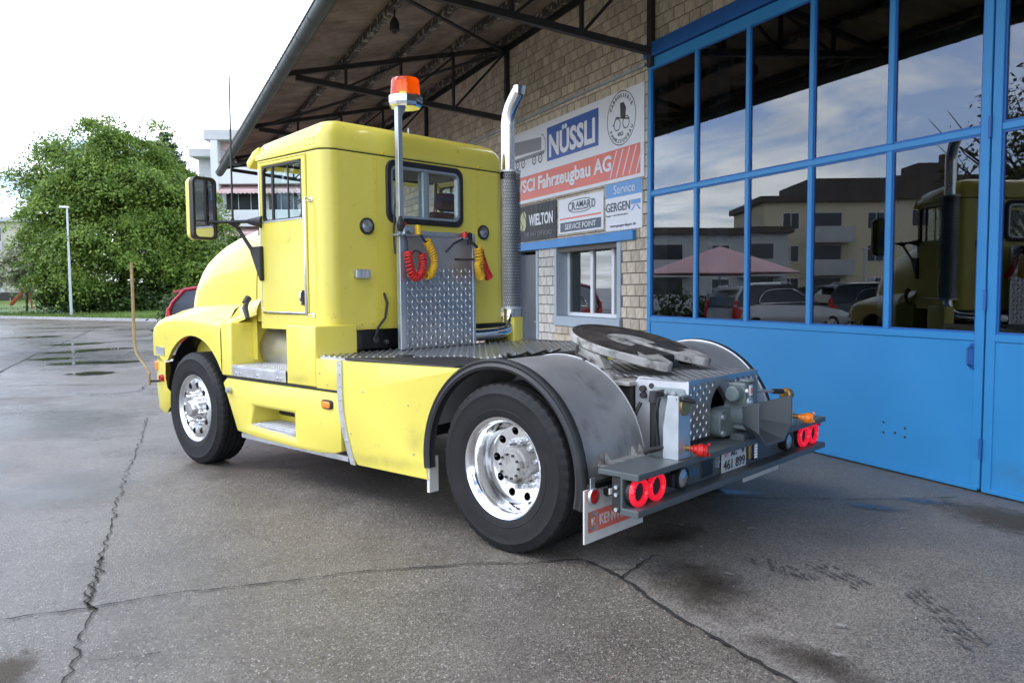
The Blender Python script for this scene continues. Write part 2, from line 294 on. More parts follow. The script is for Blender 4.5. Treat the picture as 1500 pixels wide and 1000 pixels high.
# ================================================================== GROUND
def ground_mat(name, base_lo, base_hi, stone, wet_lo, wet_hi, grain=150., bump=.5, rough_dry=.72, rough_wet=.24, wetdark=.55, tint=None):
    m = bpy.data.materials.new(name); m.use_nodes = True; N = m.node_tree.nodes; L = m.node_tree.links; b = N['Principled BSDF']
    tc = N.new('ShaderNodeTexCoord'); v = tc.outputs['Object']
    def noise(sc, det=4, ro=.6, dist=0.):
        n = N.new('ShaderNodeTexNoise'); n.inputs['Scale'].default_value = sc; n.inputs['Detail'].default_value = det; n.inputs['Roughness'].default_value = ro; n.inputs['Distortion'].default_value = dist; L.new(v, n.inputs['Vector']); return n.outputs[0]
    def rng(s, a, b_, c=0., d=1.):
        r = N.new('ShaderNodeMapRange'); r.inputs[1].default_value = a; r.inputs[2].default_value = b_; r.inputs[3].default_value = c; r.inputs[4].default_value = d; L.new(s, r.inputs[0]); return r.outputs[0]
    def mix(f, a, c, mode='MIX'):
        x = N.new('ShaderNodeMix'); x.data_type = 'RGBA'; x.blend_type = mode
        if isinstance(f, float): x.inputs[0].default_value = f
        else: L.new(f, x.inputs[0])
        for i, q in ((6, a), (7, c)):
            if isinstance(q, tuple): x.inputs[i].default_value = (*q, 1)
            else: L.new(q, x.inputs[i])
        return x.outputs[2]
    big = noise(.33, 5, .55, .4); mid = noise(2.2, 5); fine = noise(grain, 3, .7)
    vo = N.new('ShaderNodeTexVoronoi'); vo.inputs['Scale'].default_value = grain*.62; L.new(v, vo.inputs['Vector'])
    sp = N.new('ShaderNodeSeparateXYZ'); L.new(vo.outputs['Color'], sp.inputs[0])
    c = mix(rng(mid, .3, .7), base_lo, base_hi)
    c = mix(rng(sp.outputs[0], .0, 1., .55, 1.45), c, c, 'MIX')
    g = N.new('ShaderNodeMix'); g.data_type = 'RGBA'; g.blend_type = 'MULTIPLY'; g.inputs[0].default_value = 1.; L.new(c, g.inputs[6]); L.new(rng(sp.outputs[0], 0, 1, .5, 1.5), g.inputs[7]); c = g.outputs[2]
    c = mix(rng(sp.outputs[1], .94, .98), c, stone)
    c = mix(rng(fine, .62, .8, 0, .6), c, tuple(q*.3 for q in base_lo))
    n3 = noise(.9, 6, .65); 
    c = mix(rng(n3, .52, .72, 0, .5), c, tint or tuple(q*.72 for q in base_lo))
    wet = rng(big, wet_lo, wet_hi)
    dk = N.new('ShaderNodeMix'); dk.data_type = 'RGBA'; dk.blend_type = 'MULTIPLY'; L.new(wet, dk.inputs[0]); L.new(c, dk.inputs[6]); dk.inputs[7].default_value = (wetdark, wetdark, wetdark*1.04, 1)
    L.new(dk.outputs[2], b.inputs['Base Color'])
    ra = N.new('ShaderNodeMath'); ra.operation = 'MULTIPLY_ADD'; L.new(wet, ra.inputs[0]); ra.inputs[1].default_value = rough_wet-rough_dry; ra.inputs[2].default_value = rough_dry
    rb = N.new('ShaderNodeMath'); rb.operation = 'ADD'; L.new(ra.outputs[0], rb.inputs[0]); L.new(rng(mid, .3, .7, -.06, .06), rb.inputs[1]); L.new(rb.outputs[0], b.inputs['Roughness'])
    ad = N.new('ShaderNodeMath'); ad.operation = 'ADD'; L.new(vo.outputs['Distance'], ad.inputs[0]); L.new(fine, ad.inputs[1])
    bp = N.new('ShaderNodeBump'); bp.inputs['Strength'].default_value = bump; bp.inputs['Distance'].default_value = .006; L.new(ad.outputs[0], bp.inputs['Height']); L.new(bp.outputs[0], b.inputs['Normal'])
    return m
M['asphalt'] = ground_mat('wet_asphalt', (.122, .107, .087), (.174, .153, .124), (.39, .36, .315), .38, .60, 200, .42, .58, .22, .86, (.085, .073, .057))
M['apron'] = ground_mat('worn_concrete', (.15, .135, .112), (.205, .186, .158), (.32, .30, .265), .48, .74, 210, .22, .60, .36, .72, (.108, .095, .077))
M['crack'] = mat('dark_crack', (.02, .019, .017), .95)  # one even dark colour for the crack strips
def stain_mat(name, col, rough, amount=.9, edge=.25, sc=6., coat=0.):
    m = bpy.data.materials.new(name); m.use_nodes = True; N = m.node_tree.nodes; L = m.node_tree.links; b = N['Principled BSDF']
    b.inputs['Base Color'].default_value = (*col, 1); b.inputs['Roughness'].default_value = rough
    tc = N.new('ShaderNodeTexCoord'); mp = N.new('ShaderNodeMapping'); mp.inputs['Location'].default_value = (-1, -1, 0); mp.inputs['Scale'].default_value = (2, 2, 0); L.new(tc.outputs['Generated'], mp.inputs[0])
    ln = N.new('ShaderNodeVectorMath'); ln.operation = 'LENGTH'; L.new(mp.outputs[0], ln.inputs[0])
    n = N.new('ShaderNodeTexNoise'); n.inputs['Scale'].default_value = sc; n.inputs['Detail'].default_value = 7; n.inputs['Roughness'].default_value = .7; L.new(tc.outputs['Object'], n.inputs['Vector'])
    a = N.new('ShaderNodeMath'); a.operation = 'MULTIPLY_ADD'; a.inputs[1].default_value = -.6; L.new(ln.outputs['Value'], a.inputs[0]); L.new(n.outputs[0], a.inputs[2])
    r = N.new('ShaderNodeMapRange'); r.inputs[1].default_value = .0; r.inputs[2].default_value = edge; r.inputs[4].default_value = amount; L.new(a.outputs[0], r.inputs[0])
    t = N.new('ShaderNodeBsdfTransparent'); x = N.new('ShaderNodeMixShader'); L.new(r.outputs[0], x.inputs[0]); L.new(t.outputs[0], x.inputs[1]); L.new(b.outputs[0], x.inputs[2]); L.new(x.outputs[0], N['Material Output'].inputs[0]); return m
M['puddle'] = stain_mat('standing_water', (.03, .032, .032), .05, .8, .16, 2.2)
M['film'] = stain_mat('damp_film', (.12, .118, .112), .26, .6, .45, 1.6)
M['gate_dirt'] = stain_mat('splash_dirt', (.11, .13, .15), .7, .12, .5, 9.)
M['damp'] = stain_mat('thin_water', (.05, .052, .055), .10, .55, .4, 3.5)
M['oil'] = stain_mat('oil_stain', (.042, .031, .020), .5, .72, .5, 5.)
M['moss'] = stain_mat('brown_dirt', (.075, .06, .04), .9, .7, .3, 12.)
M['pale'] = stain_mat('pale_scuff', (.34, .33, .31), .8, .6, .3, 14.)
MB().grid([[(x, y, gz(x)) for x in (-900, 0, 4.2, 6.35, 900)] for y in (-700, -20, 40, 1500)]).build('ground', M['asphalt'], smooth=0, fix=False, kind='structure')
# concrete apron in front of the gates
joint = [(2.30, 4.6), (2.32, 4.08), (2.36, 3.74), (2.33, 3.41), (2.32, 3.09), (2.34, 2.79), (2.35, 2.44), (2.36, 1.5), (2.34, -2), (2.34, -7)]
ap = MB(); jj = [(2.30, 25.4)]+joint[:-1]+[(2.34, -7.6)]
ap.grid([[(x, y, .004), (4.2, y, .004), (6.345, y, gz(6.345)+.004)] for x, y in jj])
ap.build('pavement', M['apron'], smooth=0, fix=False, kind='structure')
def jag(pts, step=.05, amp=.014, seed=1):
    rr = random.Random(seed); out = []
    for (a, b) in zip(pts, pts[1:]):
        a, b = Vector(a), Vector(b); d = b-a; n = max(1, int(d.length/step)); pn = Vector((-d.y, d.x)).normalized()
        for k in range(n): out.append(a+d*(k/n)+pn*rr.uniform(-amp, amp))
    out.append(Vector(pts[-1])); return out
def crack(pts, w=.012, z=.008, amp=.016, step=.05, seed=1):
    P = jag(pts, step, amp, seed); rr = random.Random(seed+50); L_ = []; 
    for k, p in enumerate(P):
        t = (P[min(k+1, len(P)-1)]-P[max(k-1, 0)]); n = Vector((-t.y, t.x)).normalized(); ww = w*rr.uniform(.25, 1.3)*.5
        L_.append([(p.x+n.x*ww, p.y+n.y*ww, z+gz(p.x)), (p.x-n.x*ww, p.y-n.y*ww, z+gz(p.x))])
    return MB().grid(L_).build('crack', M['crack'], smooth=0, fix=False, kind='structure')
cA = [(-.02, 11.2), (-.1, 9.33), (-.18, 8.26), (-.24, 6.81), (-.26, 6.31), (-.29, 5.43), (-.30, 5.17), (-.33, 4.67), (-.28, 4.52), (-.33, 4.17), (-.32, 4.02), (-.35, 3.71), (-.42, 3.2), (-.4, 2)]
cB = [(-2.2, 4.66), (-1.2, 4.6), (-.7, 4.58), (-.53, 4.57), (-.32, 4.55), (-.16, 4.57), (.11, 4.59), (.35, 4.55), (.66, 4.51), (1.04, 4.49), (1.34, 4.41), (1.69, 4.33), (1.95, 4.21), (2.32, 4.12)]
crack(cA, .010, amp=.024, seed=3); crack([(x+.012, y) for x, y in cA[5:9]], .014, amp=.035, seed=9)
crack(cB, .013, amp=.010, seed=4); crack(joint[1:8], .024, .011, .008, .05, 5)
crack([(2.36, 3.74), (2.48, 3.84), (2.74, 3.98)], .014, .011, .012, .04, 6); crack([(2.34, 3.9), (2.44, 3.86), (2.47, 3.83)], .012, .011, .01, .04, 16)
crack([(-.28, 3.9), (-.14, 3.86), (.02, 3.84)], .006, seed=7)
crack([(-5, 17.6), (-2.32, 16.24), (-1.25, 15.78), (.04, 15.22), (1.2, 14.7)], .03, amp=.01, step=.15, seed=8)
crack([(-2.75, 15.4), (-2.7, 19.01), (-2.61, 23.72), (-2.28, 30.84), (-2, 40)], .035, amp=.012, step=.3, seed=11)
crack([(-4, 14.4), (-2.03, 14.17), (-1.11, 13.95), (-.12, 14.26), (-.02, 15.03)], .02, amp=.03, step=.15, seed=12)
crack([(2.4, 5.9), (3.4, 5.2), (4.3, 4.7), (5.3, 4.42), (5.9, 4.35)], .012, .011, .012, .08, 13)
crack([(.5, 11.9), (-1.5, 12.4), (-3, 12.5)], .012, amp=.03, seed=14)
def stain(name, cx, cy, rx, ry, rot, m, z, seed=0):
    rr = random.Random(seed); n = 28; pts = []
    for i in range(n):
        a = 2*math.pi*i/n; pts.append((rx*math.cos(a), ry*math.sin(a), 0))
    o = MB().poly(pts).build(name, m, smooth=0, fix=False, kind='structure'); o.location = (cx, cy, z+gz(cx)); o.rotation_euler = (0, 0, rot)
    if cx > 4.2: o.rotation_euler = (0, R(3.09), rot) if False else (Matrix.Rotation(R(3.09), 3, 'Y') @ Matrix.Rotation(rot, 3, 'Z')).to_euler()
    return o
k = 0
for (x, y, rx, ry) in [(-1.0, 17.8, .55, .55), (-2.05, 22.1, .7, .5), (-1.4, 20.5, .8, .5), (-1.1, 25.0, 1.0, .6), (-.57, 20.3, .7, .4), (-1.9, 24.3, .8, .5), (-3.6, 33, 1.3, .8), (-2.0, 27.8, 1.1, .6)]:
    stain('puddle', x, y, rx, ry, R(20), M['puddle'], .008+k*.0003, k); k += 1
for (x, y, rx, ry) in [(-1.6, 22.5, 2.6, 5.5), (-1.2, 11.4, 1.5, 2.2), (-2.2, 8.6, 1.4, 1.5), (-3.2, 14, 2.2, 3), (-.7, 7.4, .9, 1.0), (-5, 30, 4, 8)]:
    stain('damp_patch', x, y, rx, ry, R(10), M['film'], .0040+k*.0002, k); k += 1
stain('oil_stain', 2.68, 3.45, .62, .38, R(75), M['oil'], .0124, 1); stain('oil_stain', 2.56, 2.52, .42, .2, R(110), M['oil'], .0128, 2)
stain('oil_stain', 3.0, 4.25, .5, .25, R(20), M['oil'], .0131, 3)
for i, (x, y) in enumerate([(4.15, 4.97), (4.89, 4.27), (5.46, 4.30)]): stain('puddle', x, y, .30, .15, R(-30), M['damp'], .0134+i*.0003, 5+i)
rr = random.Random(4)
tm = MB()
for (x0, y0, x1, y1, n) in [(3.22, 3.66, 3.28, 3.25, 9), (3.49, 3.47, 3.44, 3.05, 10), (3.62, 2.9, 3.3, 2.3, 14)]:
    for i in range(n):
        for s in (-.06, -.02, .02, .06):
            if rr.random() < .72:
                f = i/n; x = x0+(x1-x0)*f+s; y = y0+(y1-y0)*f+rr.uniform(-.01, .01); l = rr.uniform(.008, .028); w = rr.uniform(.003, .009)
                tm.poly([(x-w, y-l, .0150), (x+w, y-l, .0150), (x+w*1.3, y+l, .0150), (x-w*.6, y+l, .0150)])
tm.build('tyre_mark', mat('tyre_smear', (.075, .070, .063), .8), smooth=0, fix=False, kind='structure')
for i in range(26): stain('pale_scuff', rr.uniform(2.6, 5.6), rr.uniform(1.8, 4.6), rr.uniform(.015, .06), rr.uniform(.01, .04), rr.uniform(0, 3), M['pale'], .0155+i*.0001, i)
stain('brown_dirt', -.62, 3.9, .32, .2, R(80), M['moss'], .006, 1); stain('brown_dirt', 5.6, 3.6, .5, .9, 0, M['moss'], .0166, 3)
# grit and pebbles
gm = MB(); rr = random.Random(12)
for i in range(420):
    x, y = rr.uniform(-1.2, 4.15), rr.uniform(2.4, 8); s = rr.uniform(.002, .0055); a = rr.uniform(0, 3); z = .004 if x < 2.3 else .008
    c, sn = math.cos(a)*s, math.sin(a)*s
    gm.add([(x+c, y+sn, z), (x-sn, y+c, z), (x-c, y-sn, z), (x+sn, y-c, z), (x, y, z+s*1.1)], [(0, 1, 4), (1, 2, 4), (2, 3, 4), (3, 0, 4)])
gm.build('grit', mat('grit', (.33, .32, .30), .8, island=.5), smooth=0, fix=False, kind='stuff')
# ---- far edge of the yard: kerb, verge
KA, KB = Vector((-8.11, 58.06)), Vector((.39, 46.26)); kd = (KB-KA).normalized(); kn = Vector((kd.y, -kd.x)); kn = -kn if kn.y < 0 else kn
def kp(s, o, z): p = KA+kd*s+kn*o; return (p.x, p.y, z)
m_ = MB()
for i in range(-26, 40):
    s0 = i*1.5; P = [kp(s0+.01, 0, -.05), kp(s0+1.49, 0, -.05), kp(s0+1.49, .16, -.05), kp(s0+.01, .16, -.05)]; T = [kp(s0+.01, 0.01, .13), kp(s0+1.49, .01, .13), kp(s0+1.49, .16, .14), kp(s0+.01, .16, .14)]
    m_.add(P+T, [(0,3,2,1),(4,5,6,7),(0,1,5,4),(1,2,6,5),(2,3,7,6),(3,0,4,7)])
m_.build('kerb', M['kerb'], smooth=0, kind='structure')
def lawn_z(o): return .12 + .0*o if o < 3 else .12+(o-3)*.05 if o < 30 else 1.47+(o-30)*.004
rows = []
for o in [.16, 1, 2, 3, 5, 8, 12, 18, 24, 30, 60, 120, 400]: rows.append([kp(s, o, lawn_z(o)+(.12*math.sin(s*.35+o) if 4 < o < 100 else 0)) for s in np.linspace(-60, 90, 40)])
MB().grid(rows).build('lawn', M['grass'], fix=False, kind='structure')
# far lawn blades near the kerb
gb = MB(); rr = random.Random(3)
vs, fs = [], []
for i in range(9000):
    s, o = rr.uniform(-16, 16), .2+abs(rr.gauss(0, 3.5)); p = KA+kd*s+kn*o; z = lawn_z(o)-.01; h = rr.uniform(.05, .14); a = rr.uniform(0, 3.1); w = rr.uniform(.02, .05); c, sn = math.cos(a)*w, math.sin(a)*w
    n = len(vs); vs += [(p.x-c, p.y-sn, z), (p.x+c, p.y+sn, z), (p.x+rr.uniform(-.05, .05), p.y+rr.uniform(-.05, .05), z+h)]; fs.append((n, n+1, n+2))
gb.add(vs, fs); gb.build('grass_blades', M['grass'], smooth=0, fix=False, kind='stuff')
# ================================================================== WORKSHOP BUILDING
WX = 5.888
bld = thing('workshop_building', 'buff brick vehicle workshop with a long canopy over its blue gates', 'building', (WX, 8.66, 0))
BO = Vector((WX, 8.66, 0))
class BMB(MB):
    def build(s, *a, **k): s.v = [tuple(Vector(p)-BO) for p in s.v]; return super().build(*a, **k)
YN, YF = -15.0, 23.7  # near end lengthened unseen behind the camera to shade the truck's right side
def zroof(x): return 4.97+(x-2.0)*.215
OPEN = [(-6.5, 8.72, 0, 4.64), (9.36, 11.30, 1.06, 2.16), (11.88, 12.9, 0, 2.22)]
WT = 5.72
def wall_rects():
    ys = sorted({YN, YF, *[o[0] for o in OPEN], *[o[1] for o in OPEN]}); out = []
    for a, b in zip(ys, ys[1:]):
        c = (a+b)/2; zs = [0]; blk = sorted([(o[2], o[3]) for o in OPEN if o[0] <= c <= o[1]])
        z = 0
        for (p, q) in blk:
            if p > z: out.append((a, b, z, p))
            z = q
        out.append((a, b, z, WT))
    return out
m_ = BMB()
for (a, b, z0, z1) in wall_rects(): m_.box(WX+.004, WX+.28, a, b, z0, z1)
wall = m_.build('wall', M['mortar'], bld, smooth=0)
SIGN = [(8.8, 13.2, 3.02, 4.2), (8.83, 13.2, 2.40, 3.0), (8.98, 13.3, 2.22, 2.38)]
def blocked(y, z, hide=False):
    for (a, b, p, q) in OPEN:
        if a-.12 < y < b+.12 and p-.06 < z < q+.06: return True
    return False
cands = []
CH, BL = .1500, .205
nz = int(WT/CH)
for r in range(nz):
    z = r*CH
    k0 = int((YN)/BL)-1
    for k in range(k0, int(YF/BL)+1):
        y = k*BL + (BL/2 if r % 2 else 0)
        y0, y1 = y+.006, y+BL-.006; zc = z+CH/2
        clip = False
        for (a, b, p, q) in OPEN:
            if zc > p-.03 and zc < q+.03:
                if y0 < b and y1 > a:
                    if y0 < a: y1 = min(y1, a)
                    elif y1 > b: y0 = max(y0, b)
                    else: clip = True
        if clip or y1-y0 < .03 or y0 < YN or y1 > YF: continue
        cands.append((y0, y1, z+.006, z+CH-.006))
def in_view(y0, y1, z0, z1):
    v = Vector((WX, (y0+y1)/2, (z0+z1)/2))-CAM; d = v.dot(_fw)
    if d < .5: return False
    return abs(v.dot(_r2)/d) < .64 and abs(v.dot(_u2)/d) < .43 and not any(a < (y0+y1)/2 < b and p < (z0+z1)/2 < q for a, b, p, q in SIGN)
view = [c for c in cands if in_view(*c) and not (c[3] < 1.0 and c[0] > 9.2)]
view.sort(key=lambda c: (Vector((WX, (c[0]+c[1])/2, (c[2]+c[3])/2))-CAM).length)
single = set(view[:296])
BD = .018
PALE = lambda c: 11.28 < c[0] and c[1] < 11.9 and c[3] < 2.25
def brick_mesh(w):
    m2 = MB().box(-.012, BD-.012, -w/2, w/2, -(CH-.012)/2, (CH-.012)/2)
    me = bpy.data.meshes.new('brick'); me.from_pydata(m2.v, [], m2.f); me.materials.append(M['brick'])
    bm = bmesh.new(); bm.from_mesh(me); es = [e for e in bm.edges if all(v.co.x < 0 for v in e.verts)]; bmesh.ops.bevel(bm, geom=es, offset=.004, segments=1, affect='EDGES'); bm.to_mesh(me); bm.free(); return me
bms = {}; rr = random.Random(2); sm = BMB(); sp_m = BMB()
for c in cands:
    w = round(c[1]-c[0], 3)
    if c in single:
        key = (w, PALE(c))
        if key not in bms:
            bms[key] = brick_mesh(w)
            if key[1]: bms[key].materials[0] = M['brick_pale']
        o = link('brick', bms[key], None, wall); o.location = Vector((WX-.003+rr.uniform(-.003, .003), (c[0]+c[1])/2, (c[2]+c[3])/2))-BO
    else:
        d = rr.uniform(-.003, .003); (sp_m if PALE(c) else sm).box(WX-.015+d, WX+.01, c[0], c[1], c[2], c[3])
sm.build('brickwork', M['brick'], wall, smooth=0, fix=False, kind='stuff')
if sp_m.v: sp_m.build('brickwork', M['brick_pale'], wall, smooth=0, fix=False, kind='stuff')
# end walls, back wall, interior roof and floor of the hall
m_ = BMB(); m_.box(WX+.28, 19, YN, YN+.25, 0, WT).box(WX+.28, 19, YF-.25, YF, 0, WT).box(18.8, 19, YN+.25, YF-.25, 0, WT)
m_.box(WX+.281, 19.2, YN-.1, YF+.1, 6.0, 6.2).box(WX+.10, WX+.28, YN, YF, WT+.002, 6.5).box(WX+.28, 19, YN, YN+.25, WT, 6.0).box(WX+.28, 19, YF-.25, YF, WT, 6.0).box(18.8, 19, YN+.25, YF-.25, WT, 6.0)
m_.build('back_wall', M['twine'], bld, smooth=0)
# canopy of corrugated sheets
rows = []; n = int((YF-YN)/.177)*6
for i in range(n+1):
    y = YN+(YF+.1-YN)*i/n; w = .024*math.sin(2*math.pi*y/.177)
    rows.append([(x, y, zroof(x)+.12+w) for x in (1.985, 3.2, 4.6, 6.2)])
for j, (xa, xb) in enumerate([(0, 1), (1, 2), (2, 3)]):
    m_ = BMB(); m_.grid([[r[xa], r[xb]] for r in rows] ); up = [[(p[0]+(.0 if q else 0), p[1], p[2]+.012) for q, p in enumerate((r[xa], r[xb]))] for r in rows]; m_.grid(up)
    m_.build('roof_sheet', M['roof'], bld, smooth=60, fix=False)
for x in (2.12, 3.03, 3.94, 4.85, 5.74):
    BMB().box(x-.045, x+.045, YN, YF, zroof(x)-.02, zroof(x)+.094).build('purlin', M['purlin'], bld, smooth=0, bevel=.006)
# steel trusses
for ty in (-13.4, -9.0, -4.6, -.2, 4.2, 8.62, 13.0, 17.4, 21.8, 23.5):
    m_ = BMB()
    def bar(x0, z0, x1, z1, w=.05, d=.06): 
        a = Vector((x0, ty, z0)); b = Vector((x1, ty, z1)); L_ = (b-a).length; ang = math.atan2(z1-z0, x1-x0)
        Mx = Matrix.Translation(a) @ Matrix.Rotation(-ang, 4, 'Y'); m_.box(0, L_, -d/2, d/2, -w/2, w/2, Mx)
    bar(2.05, zroof(2.05)-.06, WX-.03, zroof(WX)-.06, .075, .07)
    bar(2.25, zroof(2.2)-.12, WX-.03, 4.53, .085, .08)
    m_.box(WX-.085, WX-.02, ty-.045, ty+.045, 4.35, zroof(WX)-.06)
    for x in (3.03, 3.94, 4.85):
        f = (x-2.25)/(WX-.03-2.25); zb = (zroof(2.2)-.12)*(1-f)+4.53*f
        m_.box(x-.02, x+.02, ty-.025, ty+.025, zb, zroof(x)-.06)
    for (xa, xb) in ((3.03, 3.94), (3.94, 4.85), (4.85, WX-.06)):
        f = (xa-2.25)/(WX-.03-2.25); bar(xa, (zroof(2.2)-.12)*(1-f)+4.53*f, xb, zroof(xb)-.1, .035, .035)
    m_.build('truss', M['iron'], bld, smooth=0)
for ya, yb in ((13.0, 8.62), (13.0, 17.4), (4.2, -.2)):
    BMB().tube([(WX-.1, ya, zroof(WX)-.13), (2.2, yb, zroof(2.2)-.1)], .028, 6).build('roof_brace', M['iron'], bld, smooth=0)
# gutter
g0, g1 = (1.98, YN-.1, 4.99), (2.03, YF+.1, 4.84)
m_ = BMB()
for (r0, inner) in ((.105, 0), (.098, 1)):
    rws = []
    for P in (g0, g1): rws.append([(P[0]-.03+r0*math.cos(a), P[1], P[2]+r0*math.sin(a)) for a in np.linspace(math.pi, 2*math.pi, 13)])
    m_.grid(rws)
gut = m_.build('gutter', M['zinc'], bld, smooth=60, fix=False)
BMB().tube([(g0[0]-.138, g0[1], g0[2]+.002), (g1[0]-.138, g1[1], g1[2]+.002)], .012, 8).build('bead', M['zinc'], gut, smooth=60)
y = YN+.4; bracket_me = None
while y < YF:
    f = (y-g0[1])/(g1[1]-g0[1]); x = g0[0]+(g1[0]-g0[0])*f; z = g0[2]+(g1[2]-g0[2])*f
    
    if bracket_me is None:
        bo = MB().grid([[(.111*math.cos(a), yy, .111*math.sin(a)) for a in np.linspace(math.pi, 2*math.pi, 11)] for yy in (0, .035)]).build('bracket', M['zinc'], gut, smooth=60, fix=False); bracket_me = bo.data
    else: bo = link('bracket', bracket_me, None, gut)
    bo.location = Vector((x-.03, y, z))-BO; y += .82
BMB().box(2.05, 2.075, YN, YF, 4.88, 5.10).build('fascia_board', M['purlin'], bld, smooth=0)
BMB().tube([(2.0, 20.6, 4.78), (2.02, 20.6, 4.66), (2.10, 20.6, 4.60), (2.22, 20.6, 4.66), (2.5, 20.6, 4.80), (5.7, 20.6, 5.5)], .045, 10).build('downpipe', M['zinc'], bld)
# conduit along the wall
m_ = BMB(); m_.box(WX-.055, WX-.016, 8.76, YF-.5, 4.395, 4.43); m_.build('cable_duct', M['galv'], bld, smooth=0)
# lintel, window, door
BMB().box(WX-.07, WX-.016, 9.0, 13.3, 2.235, 2.365).build('lintel', M['blue_beam'], bld, smooth=0, bevel=.006)
m_ = BMB(); a, b, z0, z1 = OPEN[1]; z1 = 2.16; t = .05
fr = BMB().box(WX-.03, WX+.26, a, a+.10, z0+.12, 2.235).box(WX-.03, WX+.26, b-.07, b, z0+.12, 2.235).box(WX-.045, WX+.26, a, b, z0-.03, z0+.12).build('window_surround', M['grey_frame'], bld, smooth=0, bevel=.006)
wf = BMB(); X = WX+.17
ya, yb, za, zb = a+.1, b-.07, z0+.12, 2.235
wf.box(X, X+.06, ya, yb, za, za+.055).box(X, X+.06, ya, yb, zb-.055, zb).box(X, X+.06, ya, ya+.055, za+.055, zb-.055).box(X, X+.06, yb-.055, yb, za+.055, zb-.055)
for yy in (ya+.40, ya+1.0): wf.box(X-.01, X+.05, yy-.035, yy+.035, za+.055, zb-.055)
win = wf.build('window', M['white'], bld, smooth=0, bevel=.004)
for (p, q) in ((ya+.055, ya+.365), (ya+.435, ya+.965), (ya+1.035, yb-.055)): BMB().box(X+.02, X+.026, p, q, za+.055, zb-.055).build('pane', M['glass'], win, smooth=0)
BMB().box(X+.35, X+.37, ya-.3, yb+.3, za-.2, zb+.2).build('blind', M['cabin'], bld, smooth=0)
dr = BMB().box(WX+.10, WX+.15, 11.96, 12.82, .02, 2.18).build('door', M['door_grey'], bld, smooth=0, bevel=.004)
BMB().box(WX-.03, WX+.2, 11.88, 11.955, 0, 2.22).box(WX-.03, WX+.2, 12.825, 12.9, 0, 2.22).build('frame', M['grey_frame'], dr, smooth=0, bevel=.004)
BMB().tube([(WX+.1, 12.05, 1.05), (WX+.05, 12.05, 1.05), (WX+.05, 12.17, 1.05)], .011, 8).build('handle', M['galv'], dr)
# ---- gates
BMB().box(WX-.075, WX+.1, -6.5, 8.76, 4.47, 4.64).build('gate_header', M['blue_dk'], bld, smooth=0, bevel=.005)
PANE_YAW = -.7
def gate(y_far, y_near, panes, label, handle_y=None):
    g = thing('folding_gate', label, 'gate', (WX, y_far, 0), 0, 'blue glazed workshop gates')
    def mb(): 
        q = MB(); q.M = Matrix.Translation((-WX, -y_far, 0)); return q
    st = .075; zs, zm, zt = 1.24, 2.79, 4.33
    f = mb(); X0, X1 = WX-.035, WX+.03
    f.box(X0, X1, y_far-st, y_far, .03, 4.46).box(X0, X1, y_near, y_near+st, .03, 4.46)
    yi0, yi1 = y_near+st, y_far-st
    f.box(X0, X1, yi0, yi1, zt, 4.46).box(X0, X1, yi0, yi1, zs-.06, zs)
    f.build('gate_frame', M['blue'], g, smooth=0, bevel=.005)
    p = mb(); p.box(X0+.012, X1-.01, yi0, yi1, .035, zs-.062); p.build('sheet_panel', M['blue'], g, smooth=0)
    mb().box(X0-.012, X1, y_near+.01, y_far-.01, .016, .05).build('bottom_rail', M['blue'], g, smooth=0, bevel=.004)
    mb().box(X0+.006, X1-.006, yi0, yi1, zm-.028, zm+.028).build('transom', M['blue'], g, smooth=0, bevel=.006)
    ws = panes; edges = [yi1]
    for k in range(1, len(ws)): edges.append(ws[k])
    edges.append(yi0)
    for yy in edges[1:-1]:
        for (za, zb) in ((zs, zm-.028), (zm+.028, zt)): mb().box(X0+.004, X1-.004, yy-.026, yy+.026, za, zb).build('mullion', M['blue'], g, smooth=0, bevel=.005)
    for k in range(len(edges)-1):
        hi = edges[k]-(.026 if k else 0); lo = edges[k+1]+(.026 if k < len(edges)-2 else 0)
        for (za, zb) in ((zs, zm-.028), (zm+.028, zt)):
            b = mb(); s = .016; xa, xb = X0+.018, X0+.034
            b.box(xa, xb, lo, hi, za, za+s).box(xa, xb, lo, hi, zb-s, zb).box(xa, xb, lo, lo+s, za+s, zb-s).box(xa, xb, hi-s, hi, za+s, zb-s)
            bo = b.build('glazing_bead', M['blue_dk'], g, smooth=0)
            tilt = rr.uniform(-.0018, .0018); t2 = rr.uniform(-.0018, .0018)
            pm = MB().box(0, .005, -(hi-lo)/2+s, (hi-lo)/2-s, -(zb-za)/2+s, (zb-za)/2-s)
            po = pm.build('pane', M['glass'], g, smooth=0); po.location = (X0+.024-WX, (lo+hi)/2-y_far, (za+zb)/2); po.rotation_euler = (0, tilt, t2+R(PANE_YAW))
    if handle_y is not None:
        h = mb(); n = 20
        h.prism([(.085*math.cos(2*math.pi*i/n)*.5, .105*math.sin(2*math.pi*i/n)) for i in range(n)], X0+.012-.008, X0+.013, lambda a, b, d: (d, handle_y+a, 1.06+b))
        h.build('handle_plate', M['blue_dk'], g, smooth=30)
        mb().tube([(X0-.0, handle_y, 1.14), (X0-.045, handle_y, 1.12), (X0-.045, handle_y, 1.0), (X0, handle_y, .98)], .009, 8).build('handle', M['blue_dk'], g)
    return g
gate(8.72, 4.14, [8.72, 7.74, 6.86, 5.96, 5.05], 'five pane wide blue gate leaf beside the white company signs', 4.235)
for y_, z_ in ((5.05, .42), (4.83, .40), (5.05, .33), (4.93, .345), (4.83, .325)): BMB().cyl((WX-.026, y_, z_), (WX-.018, y_, z_), .011, n=8).build('screw', M['iron'], bld, smooth=0)
gate(4.125, .0, [4.125, 3.35, 2.5, 1.65, .85], 'blue gate leaf at the right edge of the photo, past the oval handle')
gate(-.015, -6.45, [-.015, -1.3, -2.6, -3.9, -5.2], 'blue gate leaf nearest the camera side, beyond the right edge')
